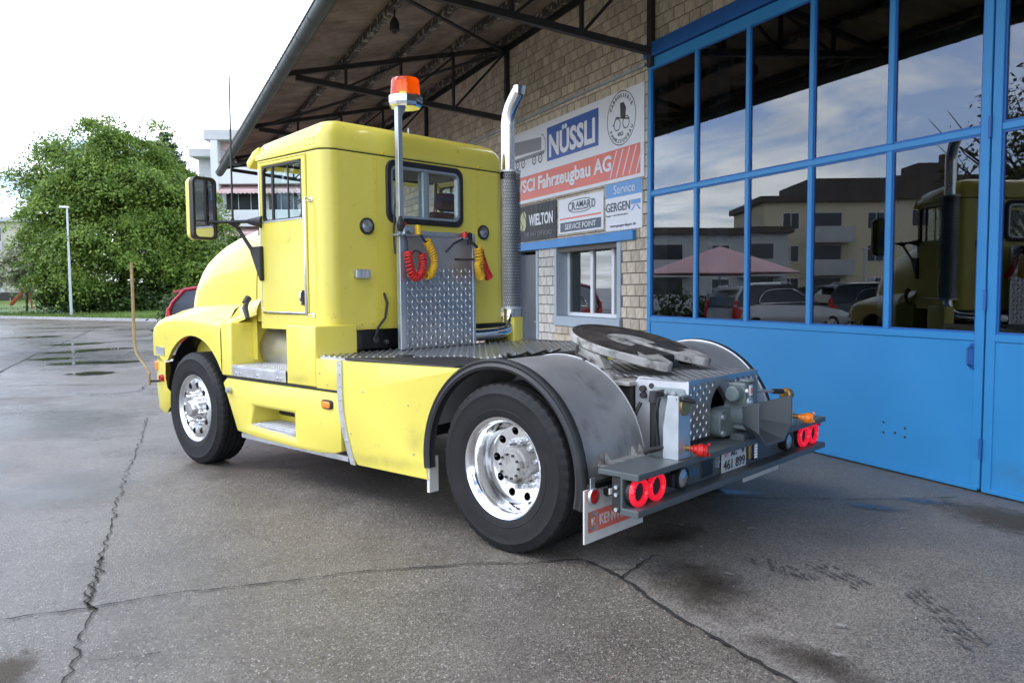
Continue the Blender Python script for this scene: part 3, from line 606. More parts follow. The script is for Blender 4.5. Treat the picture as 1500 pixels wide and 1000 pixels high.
for z in (.35, 1.5, 2.8, 4.1): BMB().cyl((WX-.045, 4.1325, z-.08), (WX-.045, 4.1325, z+.08), .014, n=10).build('hinge', M['blue_dk'], bld)
for i in range(16):
    y_ = rr.uniform(.4, 8.4); w_, h_ = rr.uniform(.15, .5), rr.uniform(.05, .22)
    q = MB().poly([(w_*math.cos(2*math.pi*k/20), h_*math.sin(2*math.pi*k/20), 0) for k in range(20)]).build('dirt_splash', M['gate_dirt'], bld, smooth=0, fix=False); q.location = Vector((WX-.0262-i*.0002, y_, .06+h_*.7))-BO; q.rotation_euler = (R(90), 0, R(-90))
# faint contents of the hall behind the glass
for (x, y) in ((8.6, 10.75), (14.5, 3.0), (14.5, 12.5)):
    BMB().box(x-.12, x+.12, y-.12, y+.12, 0, 6.0).build('steel_column', M['blue_beam'], bld, smooth=0)
t = thing('storage_rack', 'tall rack of boxes standing deep inside the hall behind the gate glass', 'rack', (16.5, 5, 0))
m_ = MB()
for y in (-2.2, 0, 2.2):
    for x in (-.4, .4): m_.box(x-.03, x+.03, y-.04, y+.04, 0, 3.2)
m_.build('upright', M['blue_beam'], t, smooth=0)
for z in (.5, 1.4, 2.3): MB().box(-.42, .42, -2.25, 2.25, z, z+.06).build('shelf', M['alu_white'], t, smooth=0)
# canopy lamp
lt = thing('canopy_lamp', 'small dark lamp hanging from a purlin under the canopy', 'lamp', (3.03, 10.25, zroof(3.03)-.02))
MB().cyl((0, 0, 0), (0, 0, -.1), .012, n=8).build('stem', M['iron'], lt); MB().cyl((0, 0, -.1), (0, 0, -.16), .03, .06, n=16).cyl((0, 0, -.16), (0, 0, -.26), .06, .065, n=16).cyl((0, 0, -.26), (0, 0, -.30), .05, .02, n=16).build('housing', M['iron'], lt)
# ================================================================== SIGNS
AX, AY = (0, -1, 0), (0, 0, 1); SX = WX-.03
def sgn(name, label, y1, y0, z0, z1, m, th=.012, off=0):
    t = thing(name, label, 'sign', (SX-off, (y0+y1)/2, z0)); b = MB(); b.box(0, th, -(y1-y0)/2, (y1-y0)/2, 0, z1-z0); b.build('board', m, t, smooth=0, bevel=.003); return t, (lambda y, z, d=0: (-.0025-d, y-(y0+y1)/2, z-z0))
def rect(t, f, y1, y0, z0, z1, m, d=0., name='printed_field', skew=0):
    P = [f(y1, z0, d), f(y0, z0, d), f(y0-skew, z1, d), f(y1-skew, z1, d)]; return MB().poly(P).build(name, m, t, smooth=0, fix=False)
def ringf(t, f, cy, cz, r0, r1, m, d=.0, n=48, name='emblem_ring'):
    return MB().grid([[f(cy-r*math.cos(2*math.pi*i/n), cz+r*math.sin(2*math.pi*i/n), d) for r in (r0, r1)] for i in range(n+1)]).build(name, m, t, smooth=0, fix=False)
def bar2(t, f, pts, w, m, d=.0, name='emblem_line'):
    rws = []
    for i, p in enumerate(pts):
        a = Vector(pts[max(i-1, 0)]); b = Vector(pts[min(i+1, len(pts)-1)]); n = Vector((-(b-a).y, (b-a).x)).normalized()*w/2; rws.append([f(p[0]+n.x, p[1]+n.y, d), f(p[0]-n.x, p[1]-n.y, d)])
    return MB().grid(rws).build(name, m, t, smooth=0, fix=False)
t, f = sgn('company_sign', 'large white company board with red band and dark blue name panel', 13.15, 8.80, 3.03, 4.22, M['sign_white'])
rect(t, f, 11.52, 9.93, 3.60, 4.12, M['sign_blue'])
lettering('NÜSSLI', M['sign_white'], t, f(11.44, 3.65, .002), AX, AY, 1.42, .43, .035)
rect(t, f, 13.14, 8.88, 3.08, 3.47, M['sign_red'])
lettering('VSCI Fahrzeugbau AG', M['sign_white'], t, f(12.64, 3.135, .002), AX, AY, 3.06, .28, .03)
for i in range(5): y = 9.62-i*.16; bar2(t, f, [(y, 3.10), (y-.17, 3.45)], .02, M['sign_white'], .001, 'stripe')
# lorry pictogram
MB().poly([f(12.78, 3.86, 0), f(11.72, 3.82, 0), f(11.72, 4.02, 0), f(12.78, 4.09, 0)]).build('emblem_body', M['sign_grey'], t, smooth=0, fix=False)
rect(t, f, 12.8, 11.62, 3.74, 3.80, M['sign_grey']); bar2(t, f, [(11.70, 3.76), (11.58, 3.78), (11.58, 3.95), (11.66, 4.05), (11.72, 4.05)], .02, M['sign_grey'])
for y in (12.62, 12.40, 11.98, 11.76): ringf(t, f, y, 3.69, .052, .075, M['sign_black'], .001, 24); ringf(t, f, y, 3.69, 0, .016, M['sign_black'], .001, 12)
# round coachbuilder emblem
cy, cz = 9.34, 3.86
ringf(t, f, cy, cz, .345, .357, M['sign_black'])
for s, txt, flip in ((1, 'CARROSSERIE', 0), (-1, 'FAHRZEUGBAU', 1)):
    n = len(txt)
    for i, ch in enumerate(txt):
        a = R(150-120*i/(n-1)) if not flip else R(210+120*i/(n-1))
        rad = .27 if not flip else .325
        o = f(cy-rad*math.cos(a), cz+rad*math.sin(a), .001)
        tx = Vector((0, -math.sin(a), -math.cos(a))) if not flip else Vector((0, math.sin(a), math.cos(a)))
        ty = Vector((0, -math.cos(a), math.sin(a))) if not flip else Vector((0, math.cos(a), -math.sin(a)))
        lettering(ch, M['sign_black'], t, o, tx, ty, None, .05, 0, 'CENTER')
for y, r in ((cy+.10, .085), (cy-.12, .085)): ringf(t, f, y, cz-.07, r-.014, r, M['sign_black'], 0, 24)
MB().poly([f(cy+.02, cz+.02), f(cy-.10, cz-.02), f(cy-.12, cz+.12), f(cy-.06, cz+.2), f(cy+.03, cz+.2)]).build('emblem_body', M['sign_black'], t, smooth=0, fix=False)
bar2(t, f, [(cy+.2, cz-.08), (cy+.12, cz+.03), (cy, cz+.0), (cy-.2, cz-.04)], .02, M['sign_black']); lettering('VSCI', M['sign_black'], t, f(cy+.02, cz-.23, 0), AX, AY, None, .05, 0, 'CENTER')
t, f = sgn('banner', 'crinkled black banner with a pale animal head and white lettering', 12.62, 11.22, 2.39, 2.98, M['banner'], .006, .006)
lettering('WIELTON', M['sign_white'], t, f(12.17, 2.63, .003), AX, AY, .86, .19, .03); lettering('THE WAY OFF-ROAD', M['sign_grey'], t, f(12.35, 2.46, .003), AX, AY, 1.0, .075)
MB().poly([f(12.50, 2.60, .002), f(12.42, 2.56, .002), f(12.34, 2.58, .002), f(12.27, 2.68, .002), f(12.28, 2.82, .002), f(12.35, 2.90, .002), f(12.47, 2.86, .002), f(12.53, 2.74, .002)]).build('emblem_head', mat('emblem_green', (.5, .52, .24), .5, var=.4, vs=8), t, smooth=0, fix=False)
rws = []
for i in range(15): rws.append([(-.004-.016*(math.sin(i*1.9+j*.8)*math.sin(j*1.3+i*.3)) ** 2*0-.0+.0, 0, 0) for j in range(2)])
for k in range(9):
    y0 = 11.28+k*.15; 
    MB().grid([[f(y0+.06*math.sin(j*.9+k)+w, 2.40+.57*j/9, .004*(1-abs(w)/.03)) for w in (-.02, 0, .02)] for j in range(10)]).build('fold', M['banner'], t, smooth=60, fix=False)
t, f = sgn('service_sign', 'white board with a dark SERVICE POINT strip and an oval logo', 11.15, 9.80, 2.43, 2.96, M['sign_white'])
def oval(y, z, a, b, w, m, d=0):
    n = 48; pw = lambda c: math.copysign(abs(c)**.7, c)
    MB().grid([[f(y-(a-q)*pw(math.cos(2*math.pi*i/n)), z+(b-q)*pw(math.sin(2*math.pi*i/n)), d) for q in (0, w)] for i in range(n+1)]).build('emblem_ring', m, t, smooth=0, fix=False)
oval(10.46, 2.82, .36, .10, .012, M['sign_navy'])
for ch, y, h in zip('CRAMARO', (10.82, 10.70, 10.58, 10.47, 10.36, 10.24, 10.12), (.13, .12, .09, .09, .09, .12, .13)): lettering(ch, M['sign_navy'], t, f(y, 2.82-h/2+(.02 if h < .1 else 0), .001), AX, AY, .095, h, .008)
lettering('COPRI-SCOPRI', M['sign_navy'], t, f(10.62, 2.755, .001), AX, AY, .36, .025)
rect(t, f, 11.1, 9.86, 2.645, 2.668, M['sign_red']); rect(t, f, 11.08, 9.86, 2.46, 2.60, M['sign_navy']); lettering('SERVICE POINT', M['sign_white'], t, f(10.92, 2.49, .002), AX, AY, .92, .08, .008)
t, f = sgn('service_board', 'white and light blue upright service board nearest the gate', 9.74, 8.84, 2.38, 3.02, M['sign_white'], .014)
rect(t, f, 9.74, 8.84, 2.83, 3.02, M['sign_lblue']); lettering('Service', M['sign_white'], t, f(9.52, 2.87, .002), AX, AY, .52, .12)
lettering('GERGEN', M['sign_navy'], t, f(9.72, 2.64, .001), AX, AY, .60, .12, .006); rect(t, f, 9.10, 8.87, 2.70, 2.76, M['sign_lblue']); MB().poly([f(9.10, 2.62), f(9.06, 2.62), f(8.98, 2.69), f(9.02, 2.69)]).build('emblem_mark', M['sign_lblue'], t, smooth=0, fix=False); MB().poly([f(8.90, 2.62), f(8.86, 2.62), f(8.94, 2.69), f(8.98, 2.69)]).build('emblem_mark', M['sign_lblue'], t, smooth=0, fix=False)
lettering('Kipper- und Fahrzeugbau', M['sign_grey'], t, f(9.72, 2.57, .001), AX, AY, .55, .035); lettering('www.gergen-kipper.de', M['sign_navy'], t, f(9.62, 2.42, .001), AX, AY, .64, .045)

for o in list(COL.objects):
    if o.parent is None and o.type == 'EMPTY': site(o)
# ================================================================== BACKGROUND
def leaves(name, m, parent, blobs, n, size, seed, flat=.5, loc=(0, 0, 0), shell=.35, kind=None, droop=.3, clump=0, crad=.7, zf=.45):
    g = np.random.default_rng(seed); B = np.array(blobs, float); vol = B[:, 3]*B[:, 4]*B[:, 5]; pk = g.choice(len(B), n if not clump else clump, p=vol**.75/(vol**.75).sum())
    k = len(pk); d = g.normal(size=(k, 3)); d /= np.linalg.norm(d, axis=1)[:, None]
    rad = (shell+(1-shell)*g.random(k))**.6*(1+.10*g.normal(size=k))
    P = B[pk, :3]+d*B[pk, 3:6]*rad[:, None]
    if clump:
        j = g.integers(0, k, n); cr = crad*(.5+g.random(k))
        off = g.normal(size=(n, 3))*.55; off[:, 2] *= zf
        P = P[j]+off*cr[j][:, None]; P[:, 2] -= droop*cr[j]*(off[:, 0]**2+off[:, 1]**2)
        d = d[j]
    s = size*(.5+1.0*g.random(n))
    nr = d+g.normal(size=(n, 3))*.7+np.array([0, 0, .5]); nr /= np.linalg.norm(nr, axis=1)[:, None]
    u = np.cross(nr, g.normal(size=(n, 3))); u /= np.linalg.norm(u, axis=1)[:, None]+1e-9; w = np.cross(nr, u)
    V = np.empty((n, 4, 3)); V[:, 0] = P+u*s[:, None]; V[:, 1] = P+w*s[:, None]*flat; V[:, 2] = P-u*s[:, None]; V[:, 3] = P-w*s[:, None]*flat
    me = bpy.data.meshes.new(name); me.vertices.add(4*n); me.vertices.foreach_set('co', V.ravel()); me.loops.add(4*n); me.loops.foreach_set('vertex_index', np.arange(4*n, dtype=np.int32))
    me.polygons.add(n); me.polygons.foreach_set('loop_start', np.arange(0, 4*n, 4, dtype=np.int32)); me.polygons.foreach_set('loop_total', np.full(n, 4, dtype=np.int32)); me.update(); me.validate()
    o = link(name, me, m, parent)
    if kind: o['kind'] = kind
    return o
def trunk(parent, h, r, limbs, seed, spread=.6):
    g = random.Random(seed); b = MB(); b.tube([(0, 0, -.3), (.05, .02, h*.4), (-.05, .05, h*.75), (0, 0, h)], [r, r*.8, r*.5, r*.2], 8)
    for i in range(limbs):
        z0 = h*g.uniform(.25, .8); a = g.uniform(0, 6.28); L_ = h*spread*g.uniform(.4, .8); dx, dy = math.cos(a)*L_, math.sin(a)*L_
        b.tube([(0, 0, z0), (dx*.4, dy*.4, z0+L_*.4), (dx*.8, dy*.8, z0+L_*.75), (dx, dy, z0+L_*1.0)], [r*.4, r*.28, r*.14, r*.05], 5)
    return b.build('trunk', M['bark'], parent)
t = thing('maple_tree', 'big bushy green tree behind the street lamp across the yard', 'tree', (-1.35, 62.5, .3))
trunk(t, 9, .32, 12, 1)
bl = [(0, 0, 6.6, 5.0, 4.6, 5.0), (.3, 0, 10.0, 3.6, 3.3, 2.6), (-2.0, 0, 9.2, 2.9, 3, 2.8), (2.0, -.5, 8.3, 2.7, 3, 2.5), (-3.9, -.4, 6.6, 2.0, 2.6, 2.3), (-4.1, -.5, 4.4, 1.9, 2.4, 2.2), (4.1, -.8, 5.5, 2.5, 2.8, 2.4), (4.4, -1, 3.4, 3.0, 2.8, 2.8), (0, -1.6, 3.6, 4.4, 3.2, 3.0), (-3.0, -1.2, 2.6, 2.9, 2.6, 2.3), (1.5, -1.8, 7.4, 3.0, 2.6, 2.6)]
rb = random.Random(19)
for i in range(26):
    a, e = rb.uniform(0, 6.28), rb.uniform(-.2, 1.35); k = rb.uniform(.96, 1.12); bl.append((5.6*k*math.cos(a)*math.cos(e), 4.8*k*math.sin(a)*math.cos(e), 6.0+6.3*k*math.sin(e), rb.uniform(.8, 1.5), rb.uniform(.8, 1.4), rb.uniform(.6, 1.1)))
leaves('crown', M['leaf'], t, bl, 185000, .105, 11, .5, clump=430, crad=1.25, shell=.5, droop=.5, zf=.30)
t = thing('bush', 'low dark green bush beneath the big tree, right of the slide', 'bush', (-4.6, 62.0, .3))
leaves('foliage', M['leaf_hedge'], t, [(0, 0, 1.2, 2.1, 1.6, 1.3), (-.9, 0, 2.2, 1.3, 1.2, 1.2), (1.6, -.2, .9, 1.5, 1.3, 1.0)], 9000, .12, 5, clump=140, crad=.5); trunk(t, 1.6, .07, 6, 5)
t = thing('bush', 'wide dark undergrowth bush at the foot of the big tree', 'bush', (.6, 60.0, .25))
leaves('foliage', M['leaf_hedge'], t, [(0, 0, 1.0, 3.0, 1.3, 1.2), (2.2, -1, 1.1, 2.0, 1.3, 1.3), (-2.2, .3, .9, 1.9, 1.2, 1.1)], 12000, .12, 6, clump=170, crad=.5); trunk(t, 1.4, .07, 6, 6)
t = thing('flowering_shrub', 'pale blossoming shrub between the grey house and the big tree', 'shrub', (-7.3, 63.5, .6))
leaves('foliage', M['leaf_bloom'], t, [(0, 0, 3.0, 1.5, 1.2, 1.7), (-.9, 0, 2.3, 1.0, 1, 1.1), (.8, 0, 4.2, 1.0, 1, 1.0)], 9000, .11, 7, clump=130, crad=.5); trunk(t, 3, .08, 8, 7)
t = thing('spruce_tree', 'dark pointed spruce rising behind the big tree', 'tree', (2.2, 82.5, .5))
trunk(t, 15.6, .25, 0, 8); sb = []
for i in range(13): z = 5.5+i*.82; r_ = 4.4*(1-(i/13))**.85+.3; sb += [(r_*.5*math.cos(a), r_*.5*math.sin(a), z, r_*.55, r_*.55, .45) for a in np.linspace(0, 6.28, 6)[:-1]+i]
leaves('crown', M['leaf_dk'], t, sb, 22000, .2, 8, .35)
t = thing('spruce_tree', 'second shorter dark conifer beside the white flats', 'tree', (4.4, 81.0, .5)); trunk(t, 12.2, .22, 0, 9)
sb = []
for i in range(11): z = 4.5+i*.72; r_ = 2.6*(1-(i/11))**.9+.2; sb += [(r_*.5*math.cos(a), r_*.5*math.sin(a), z, r_*.55, r_*.55, .4) for a in np.linspace(0, 6.28, 6)[:-1]+i*1.3]
leaves('crown', M['leaf_dk'], t, sb, 9000, .2, 9, .35)
for (x, y, h, lab) in ((3.6, 58.0, 4.2, 'green bush behind the red car, under the truck mirror'), (6.4, 60, 5.2, 'tall bush in front of the white flats, above the truck hood')):
    t = thing('bush', lab, 'bush', (x, y, .3)); leaves('foliage', M['leaf'], t, [(0, 0, h*.45, 1.9, 1.7, h*.45), (1.3, 0, h*.35, 1.4, 1.3, h*.35), (-1, .2, h*.5, 1.2, 1.2, h*.3)], 9000, .13, int(h*10), clump=150, crad=.55); trunk(t, h*.6, .08, 7, 15)
t = thing('bush', 'small clipped bush right behind the red car tail', 'bush', (1.15, 27.5, 0)); leaves('foliage', M['leaf_hedge'], t, [(0, 0, .8, .7, .7, .75)], 5000, .06, 31, clump=90, crad=.25); trunk(t, .8, .04, 5, 3)
# street lamp
t = thing('street_lamp', 'slim grey street lamp in front of the big tree', 'street lamp', (-4.14, 56.6, .1))
MB().tube([(0, 0, -.2), (0, 0, 1.2), (0, 0, 6.6)], [.085, .085, .055], 12).build('pole', M['galv'], t)
MB().box(-.42, .12, -.12, .12, 6.58, 6.70).build('lamp_head', M['white'], t, smooth=0, bevel=.03)
# slide
t = thing('playground_slide', 'red playground slide on the lawn left of the big tree', 'slide', (-8.9, 69.5, .35))
P0, P1 = Vector((-.05, 0, .25)), Vector((1.05, -.2, 1.55)); sl = MB()
sl.prism([(-.28, 0), (.28, 0), (.28, .18), (.24, .18), (.24, .04), (-.24, .04), (-.24, .18), (-.28, .18)], 0, 1, lambda a, b, d: tuple(P0.lerp(P1, d)+Vector((a*.25, a, b)))); sl.build('chute', M['slide'], t, smooth=0)
for y in (-.25, .25): MB().tube([(1.3, y-.2, -.3), (1.12, y-.2, 1.9)], .03, 6).build('ladder_rail', M['slide'], t)
# distant flats -------------------------------------------------------------
def facade_block(name, label, loc, rz, w, d, h, mwall, cat='building'):
    t = thing(name, label, cat, loc, rz); MB().box(0, w, 0, d, -1, h).build('wall', mwall, t, smooth=0); return t
t = thing('apartment_building', 'white three storey flats with awnings beyond the truck mirror', 'building', (5.55, 75.5, .5), R(-24))
MB().box(.55, 16, 0, 10, -1, 13.86).build('wall', M['render_white'], t, smooth=0)
MB().box(0, 17, -1.4, 10.4, 13.86, 14.75).build('roof', M['render_lt'], t, smooth=0, bevel=.05)
MB().box(-1.2, .55, .6, 10, -1, 12.6).build('side_wing', M['render_lt'], t, smooth=0); MB().box(-1.6, .5, -.6, 10.2, 12.6, 13.3).build('wing_roof', M['render_lt'], t, smooth=0, bevel=.05)
for k, z in enumerate((4.25, 7.86, 11.47)):
    MB().box(.6, 16.6, -1.3, -1.1, z-1.3, z+.1).build('parapet', M['render_white'], t, smooth=0, bevel=.02)
    MB().box(.6, 16.6, -1.1, 0, z-1.3, z-1.05).build('balcony_floor', M['render_lt'], t, smooth=0)
    for j in range(4):
        x = 1.3+j*3.7; w_ = MB().box(x, x+3.3, -.05, .1, z+.15, z+2.25).build('window', M['white'], t, smooth=0)
        for q in range(3): MB().box(x+.06+q*1.08, x+1.08+q*1.08, -.07, -.04, z+.22, z+2.18).build('pane', M['winglass'], w_, smooth=0)
    aw = MB(); n = 40
    for i in range(n):
        x0 = 1.0+i*.37; aw.poly([(x0, -.1, z+2.4), (x0+.37, -.1, z+2.4), (x0+.37, -1.35, z+1.75), (x0, -1.35, z+1.75)]); aw.poly([(x0, -1.35, z+1.75), (x0+.37, -1.35, z+1.75), (x0+.37, -1.36, z+1.55), (x0+.185, -1.36, z+1.45), (x0, -1.36, z+1.55)])
    if k < 2: aw.build('awning', M['awning'], t, smooth=0, fix=False)
    if k == 2: MB().box(1.2, 6, -.2, -.12, z+1.7, z+2.5).build('blind', M['awning'], t, smooth=0)
MB().box(.55, 1.15, -1.35, -.5, -1, 13.86).build('pillar', M['render_white'], t, smooth=0)
t = thing('house', 'grey flat roofed house at the left edge behind the lawn', 'house', (-18.5, 92, 1.0), R(-8))
MB().box(0, 8.3, 0, 9, -1, 7.3).build('wall', mat('cream_render', (.55, .54, .43), .85), t, smooth=0); MB().box(-.4, 8.6, -.5, 9.3, 7.3, 7.7).build('roof', M['render_lt'], t, smooth=0)
for z in (.9, 3.1, 5.3):
    MB().box(-.3, 6.4, -.5, -.3, z-.7, z+.15).build('parapet', M['render_lt'], t, smooth=0)
    for x in (.3, 3.4): w_ = MB().box(x, x+2.9, -.06, .1, z+.1, z+1.5).build('window', M['render_lt'], t, smooth=0); MB().box(x+.08, x+1.42, -.09, -.05, z+.15, z+1.42).build('pane', M['winglass'], w_, smooth=0); MB().box(x+1.5, x+2.82, -.09, -.05, z+.15, z+1.42).build('pane', M['winglass'], w_, smooth=0)
MB().box(-8, 12, -2.2, -1.9, -1, .55).build('garden_wall', mat('dark_wall', (.05, .05, .045), .9), t, smooth=0)
# ---- cars
def wheel_simple(parent, x, y, r=.33, w=.22):
    s = 1 if y > 0 else -1
    wv = MB().lathe([(r*.62, w/2), (r*.9, w/2), (r, w/2-.03), (r, -w/2+.03), (r*.9, -w/2), (r*.62, -w/2)], 28, Matrix.Translation((x, y, r))).build('wheel', M['tyre'], parent)
    b = MB()
    for i in range(5):
        a = 2*math.pi*i/5; b.box(.03, r*.6, -.01, .02, -.035, .035, Matrix.Translation((x, y+s*w*.4, r)) @ Matrix.Rotation(a, 4, 'Y'))
    b.lathe([(r*.56, s*w*.5), (r*.64, s*w*.5), (r*.62, s*w*.3), (r*.55, s*w*.2)], 28, Matrix.Translation((x, y, r))); b.build('rim', M['alu'], wv)
def car(label, loc, rz, paint, L_=4.6, H=1.68, Wd=1.86, group=None, tail=True):
    t = thing('parked_car', label, 'car', loc, rz, group)
    # side outline x forward from rear (0) to nose (L)
    def section(x):
        f = x/L_
        bz = .30+.06*(abs(f-.5)*2)**6
        belt = np.interp(f, [0, .04, .3, .62, .72, .95, 1], [.90, 1.04, 1.02, .98, .96, .78, .62])
        return bz, belt
    rows = []
    for f in np.linspace(0, 1, 26):
        x = f*L_; bz, belt = section(x); hw = Wd/2*(1-.16*abs(2*f-1)**5)*(1 if .02 < f < .98 else .93)
        rows.append([(x, -hw*.90, bz), (x, -hw, bz+.16), (x, -hw*1.0, bz+.38), (x, -hw*.94, belt), (x, -hw*.6, belt+.03*(f > .7)), (x, 0, belt+.05*(f > .7)), (x, hw*.6, belt+.03*(f > .7)), (x, hw*.94, belt), (x, hw, bz+.38), (x, hw, bz+.16), (x, hw*.9, bz)])
    b = MB().grid(rows); b.poly(rows[0]); b.poly(rows[-1]); b.build('body', paint, t, smooth=50)
    # greenhouse
    base = [(.10, .93), (.02, .0)]
    roofz = H
    gh = MB(); prof = [(.05, 1.0), (.14, 1.30), (.42, roofz-.06), (.9, roofz), (1.9, roofz+.01), (2.45, roofz-.05), (3.35, 1.0)]
    for s in (-1, 1):
        gh.poly([(x*L_/4.6, s*(Wd/2*(.93-.22*((z-1.0)/(H-1.0))**1.1)), z) for x, z in prof])
    gl = gh.build('side_window', M['winglass'], t, smooth=0)
    rf = []
    for x, z in prof: w2 = Wd/2*(.935-.22*((z-1.0)/(H-1.0))**1.1); rf.append([(x*L_/4.6, -w2, z), (x*L_/4.6, -w2*.5, z+.012), (x*L_/4.6, w2*.5, z+.012), (x*L_/4.6, w2, z)])
    MB().grid([r for r in rf[1:6]]).build('roof', paint, t, smooth=50, fix=False); MB().grid(rf[:2]).build('rear_window', M['winglass'], t, smooth=0, fix=False); MB().grid(rf[5:]).build('windscreen', M['winglass'], t, smooth=0, fix=False)
    for s in (-1, 1):
        P = []
        for x, z in prof[:5]: P.append((x*L_/4.6, s*(Wd/2*(.945-.22*((z-1.0)/(H-1.0))**1.1)), z))
        MB().tube(P, .045, 6).build('roof_pillar', paint, t)
        tr = [(1.02, 1.06), (.98, 1.14), (1.08, 1.3), (1.3, 1.46), (1.6, 1.52), (2.35, 1.53), (3.1, 1.1), (1.02, 1.06)]
        MB().tube([(x*L_/4.6, s*(Wd/2*(.955-.22*((z-1.0)/(H-1.0))**1.1)), z*H/1.68) for x, z in tr], .014, 5).build('window_trim', M['chrome'], t)
        MB().tube([(.75, s*Wd*.33, H+.0), (.85, s*Wd*.33, H+.05), (2.2, s*Wd*.33, H+.06), (2.4, s*Wd*.33, H+.0)], .018, 6).build('roof_rail', M['galv'], t)
        tp_ = MB().prism([(.0, .62), (.22, .66), (.30, .88), (.12, .98), (.10, 1.2), (.03, 1.18), (-.02, .9)], s*Wd*.40, s*Wd*.487, lambda a, b, d: (a+.02, d, b)); tp_.build('tail_lamp', M['red_lens'] if not tail else mat('tail_lens', (.6, .03, .02), .2), t, smooth=0, bevel=.015)
        MB().box(L_-.28, L_-.10, s*Wd*.26-.16, s*Wd*.26+.16, .62, .78).build('headlamp', M['lamp_lens'], t, smooth=0, bevel=.03)
        for x in (.85, L_-.85): wheel_simple(t, x, s*(Wd/2-.12))
    MB().prism([(0, 0), (.32, .05), (.32, .09), (0, .05)], -Wd*.33, Wd*.33, lambda a, b, d: (.05+a, d, H-.14+b)).build('spoiler', paint, t, smooth=0)
    return t
CARR = mat('red_car_paint', (.42, .012, .03), .25, coat=.6); CARD = mat('dark_car_paint', (.03, .035, .04), .25, coat=.6); CARW = mat('silver_car_paint', (.55, .56, .57), .3, .3, coat=.5)
car('dark red estate car parked behind the truck hood', (.93, 21.85, .02), R(-34), CARR)
# ---- across the yard: what the gate panes mirror
t = thing('market_umbrella', 'large pale pink market umbrella standing across the yard', 'umbrella', (-6.5, 24.6, 0))
MB().cyl((0, 0, 0), (0, 0, 3.2), .035, n=10).build('pole', M['white'], t); MB().cyl((0, 0, 0), (0, 0, .12), .4, .38, n=20).build('base', M['conc'], t)
cn = MB(); n = 8
for i in range(n): a, b = 2*math.pi*i/n, 2*math.pi*(i+1)/n; cn.add([(0, 0, 3.15), (2.9*math.cos(a), 2.9*math.sin(a), 2.12), (2.9*math.cos(b), 2.9*math.sin(b), 2.12), (0, 0, 3.12), (2.88*math.cos(a), 2.88*math.sin(a), 2.09), (2.88*math.cos(b), 2.88*math.sin(b), 2.09)], [(0, 1, 2), (3, 5, 4), (1, 4, 5, 2)])
cn.build('canopy', M['parasol'], t, smooth=0, fix=False)
def flats(label, loc, rz, w, d, storeys, wallm, bal, sh=2.75, roof='flat'):
    t = thing('apartment_building', label, 'building', loc, rz); H = storeys*sh+.6
    MB().box(0, w, 0, d, -1, H).build('wall', wallm, t, smooth=0); MB().box(-.35, w+.35, -.35, d+.35, H, H+.45).build('roof', M['tiles'], t, smooth=0)
    if roof != 'flat':
        MB().box(1.5, w-4, 2.0, d, H+.45, H+2.0).build('attic', M['tiles'], t, smooth=0); MB().box(w*.2, w*.2+3, 2.5, 5.5, H+2.0, H+3.0).build('lift_house', M['tiles'], t, smooth=0); MB().box(w*.22, w*.22+.6, 3, 3.6, H+3.0, H+3.7).build('chimney', M['tiles'], t, smooth=0)
    k = int(w/3.1)
    for s in range(storeys):
        z = s*sh+1.0
        for j in range(k):
            x = .9+j*3.1
            if j in bal:
                MB().box(x-.5, x+2.6, -1.3, 0, z-1.0, z-.82).build('balcony_floor', M['render_lt'], t, smooth=0); MB().box(x-.5, x+2.6, -1.32, -1.22, z-.82, z+.15).build('balcony_rail', M['render_lt'], t, smooth=0)
                wd = MB().box(x, x+2.1, -.03, .05, z-.8, z+1.25).build('window', M['render_lt'], t, smooth=0); MB().box(x+.06, x+2.04, -.05, -.02, z-.74, z+1.2).build('pane', M['winglass'], wd, smooth=0)
            else:
                wd = MB().box(x, x+1.25, -.03, .05, z, z+1.25).build('window', M['white'], t, smooth=0); MB().box(x+.06, x+.6, -.05, -.02, z+.06, z+1.19).build('pane', M['winglass'], wd, smooth=0); MB().box(x+.66, x+1.19, -.05, -.02, z+.06, z+1.19).build('pane', M['winglass'] if (j+s) % 3 else M['render_lt'], wd, smooth=0)
    return t
flats('beige flats with balconies across the yard, mirrored in the gate panes', (-45.7, 40.0, 0), R(25), 19, 10, 3, M['render_wall'], (4,), 2.4, 'attic')
flats('low grey house with long balconies across the yard, mirrored at the left panes', (-26.4, 43.2, 0), R(24), 9.5, 9, 2, M['render_lt'], (0, 2), 2.3)
for (lab, x, y, rz, p) in (('dark estate car across the yard, mirrored beside the lamp post', -9.4, 22.6, 200, CARD), ('silver estate car across the yard, mirrored at the far gate pane', -4.2, 21.6, 185, CARW), ('white car farther along the yard, mirrored left of the truck', -14.0, 22.4, 185, CARW)): car(lab, (x, y, 0), R(rz), p)
t = thing('street_lamp', 'lone grey lamp post across the yard, mirrored before the beige flats', 'street lamp', (-19.1, 29.7, 0)); MB().tube([(0, 0, 0), (0, 0, 3.4)], [.06, .04], 10).build('pole', M['galv'], t); MB().box(-.25, .1, -.08, .08, 3.38, 3.46).build('lamp_head', M['galv'], t, smooth=0, bevel=.02)
t = thing('sparse_tree', 'thin leafed tree across the yard, mirrored at the right panes', 'tree', (-12.4, 16.6, 0)); trunk(t, 7.2, .16, 26, 21, .55)
leaves('crown', M['leaf_thin'], t, [(0, 0, 5.9, 2.3, 2.3, 2.4), (1.0, .6, 4.4, 1.9, 1.9, 1.5), (-1.1, -.5, 4.6, 1.7, 1.7, 1.6)], 5200, .085, 21, clump=240, crad=.5, shell=.2)
t = thing('hedge', 'clipped green hedge across the yard, mirrored behind the cars', 'hedge', (-14, 27.5, 0), R(8)); leaves('foliage', M['leaf_hedge'], t, [(x, 0, .8, 1.3, .6, .85) for x in np.arange(-8, 7, 1.6)], 16000, .09, 22, clump=300, crad=.35)
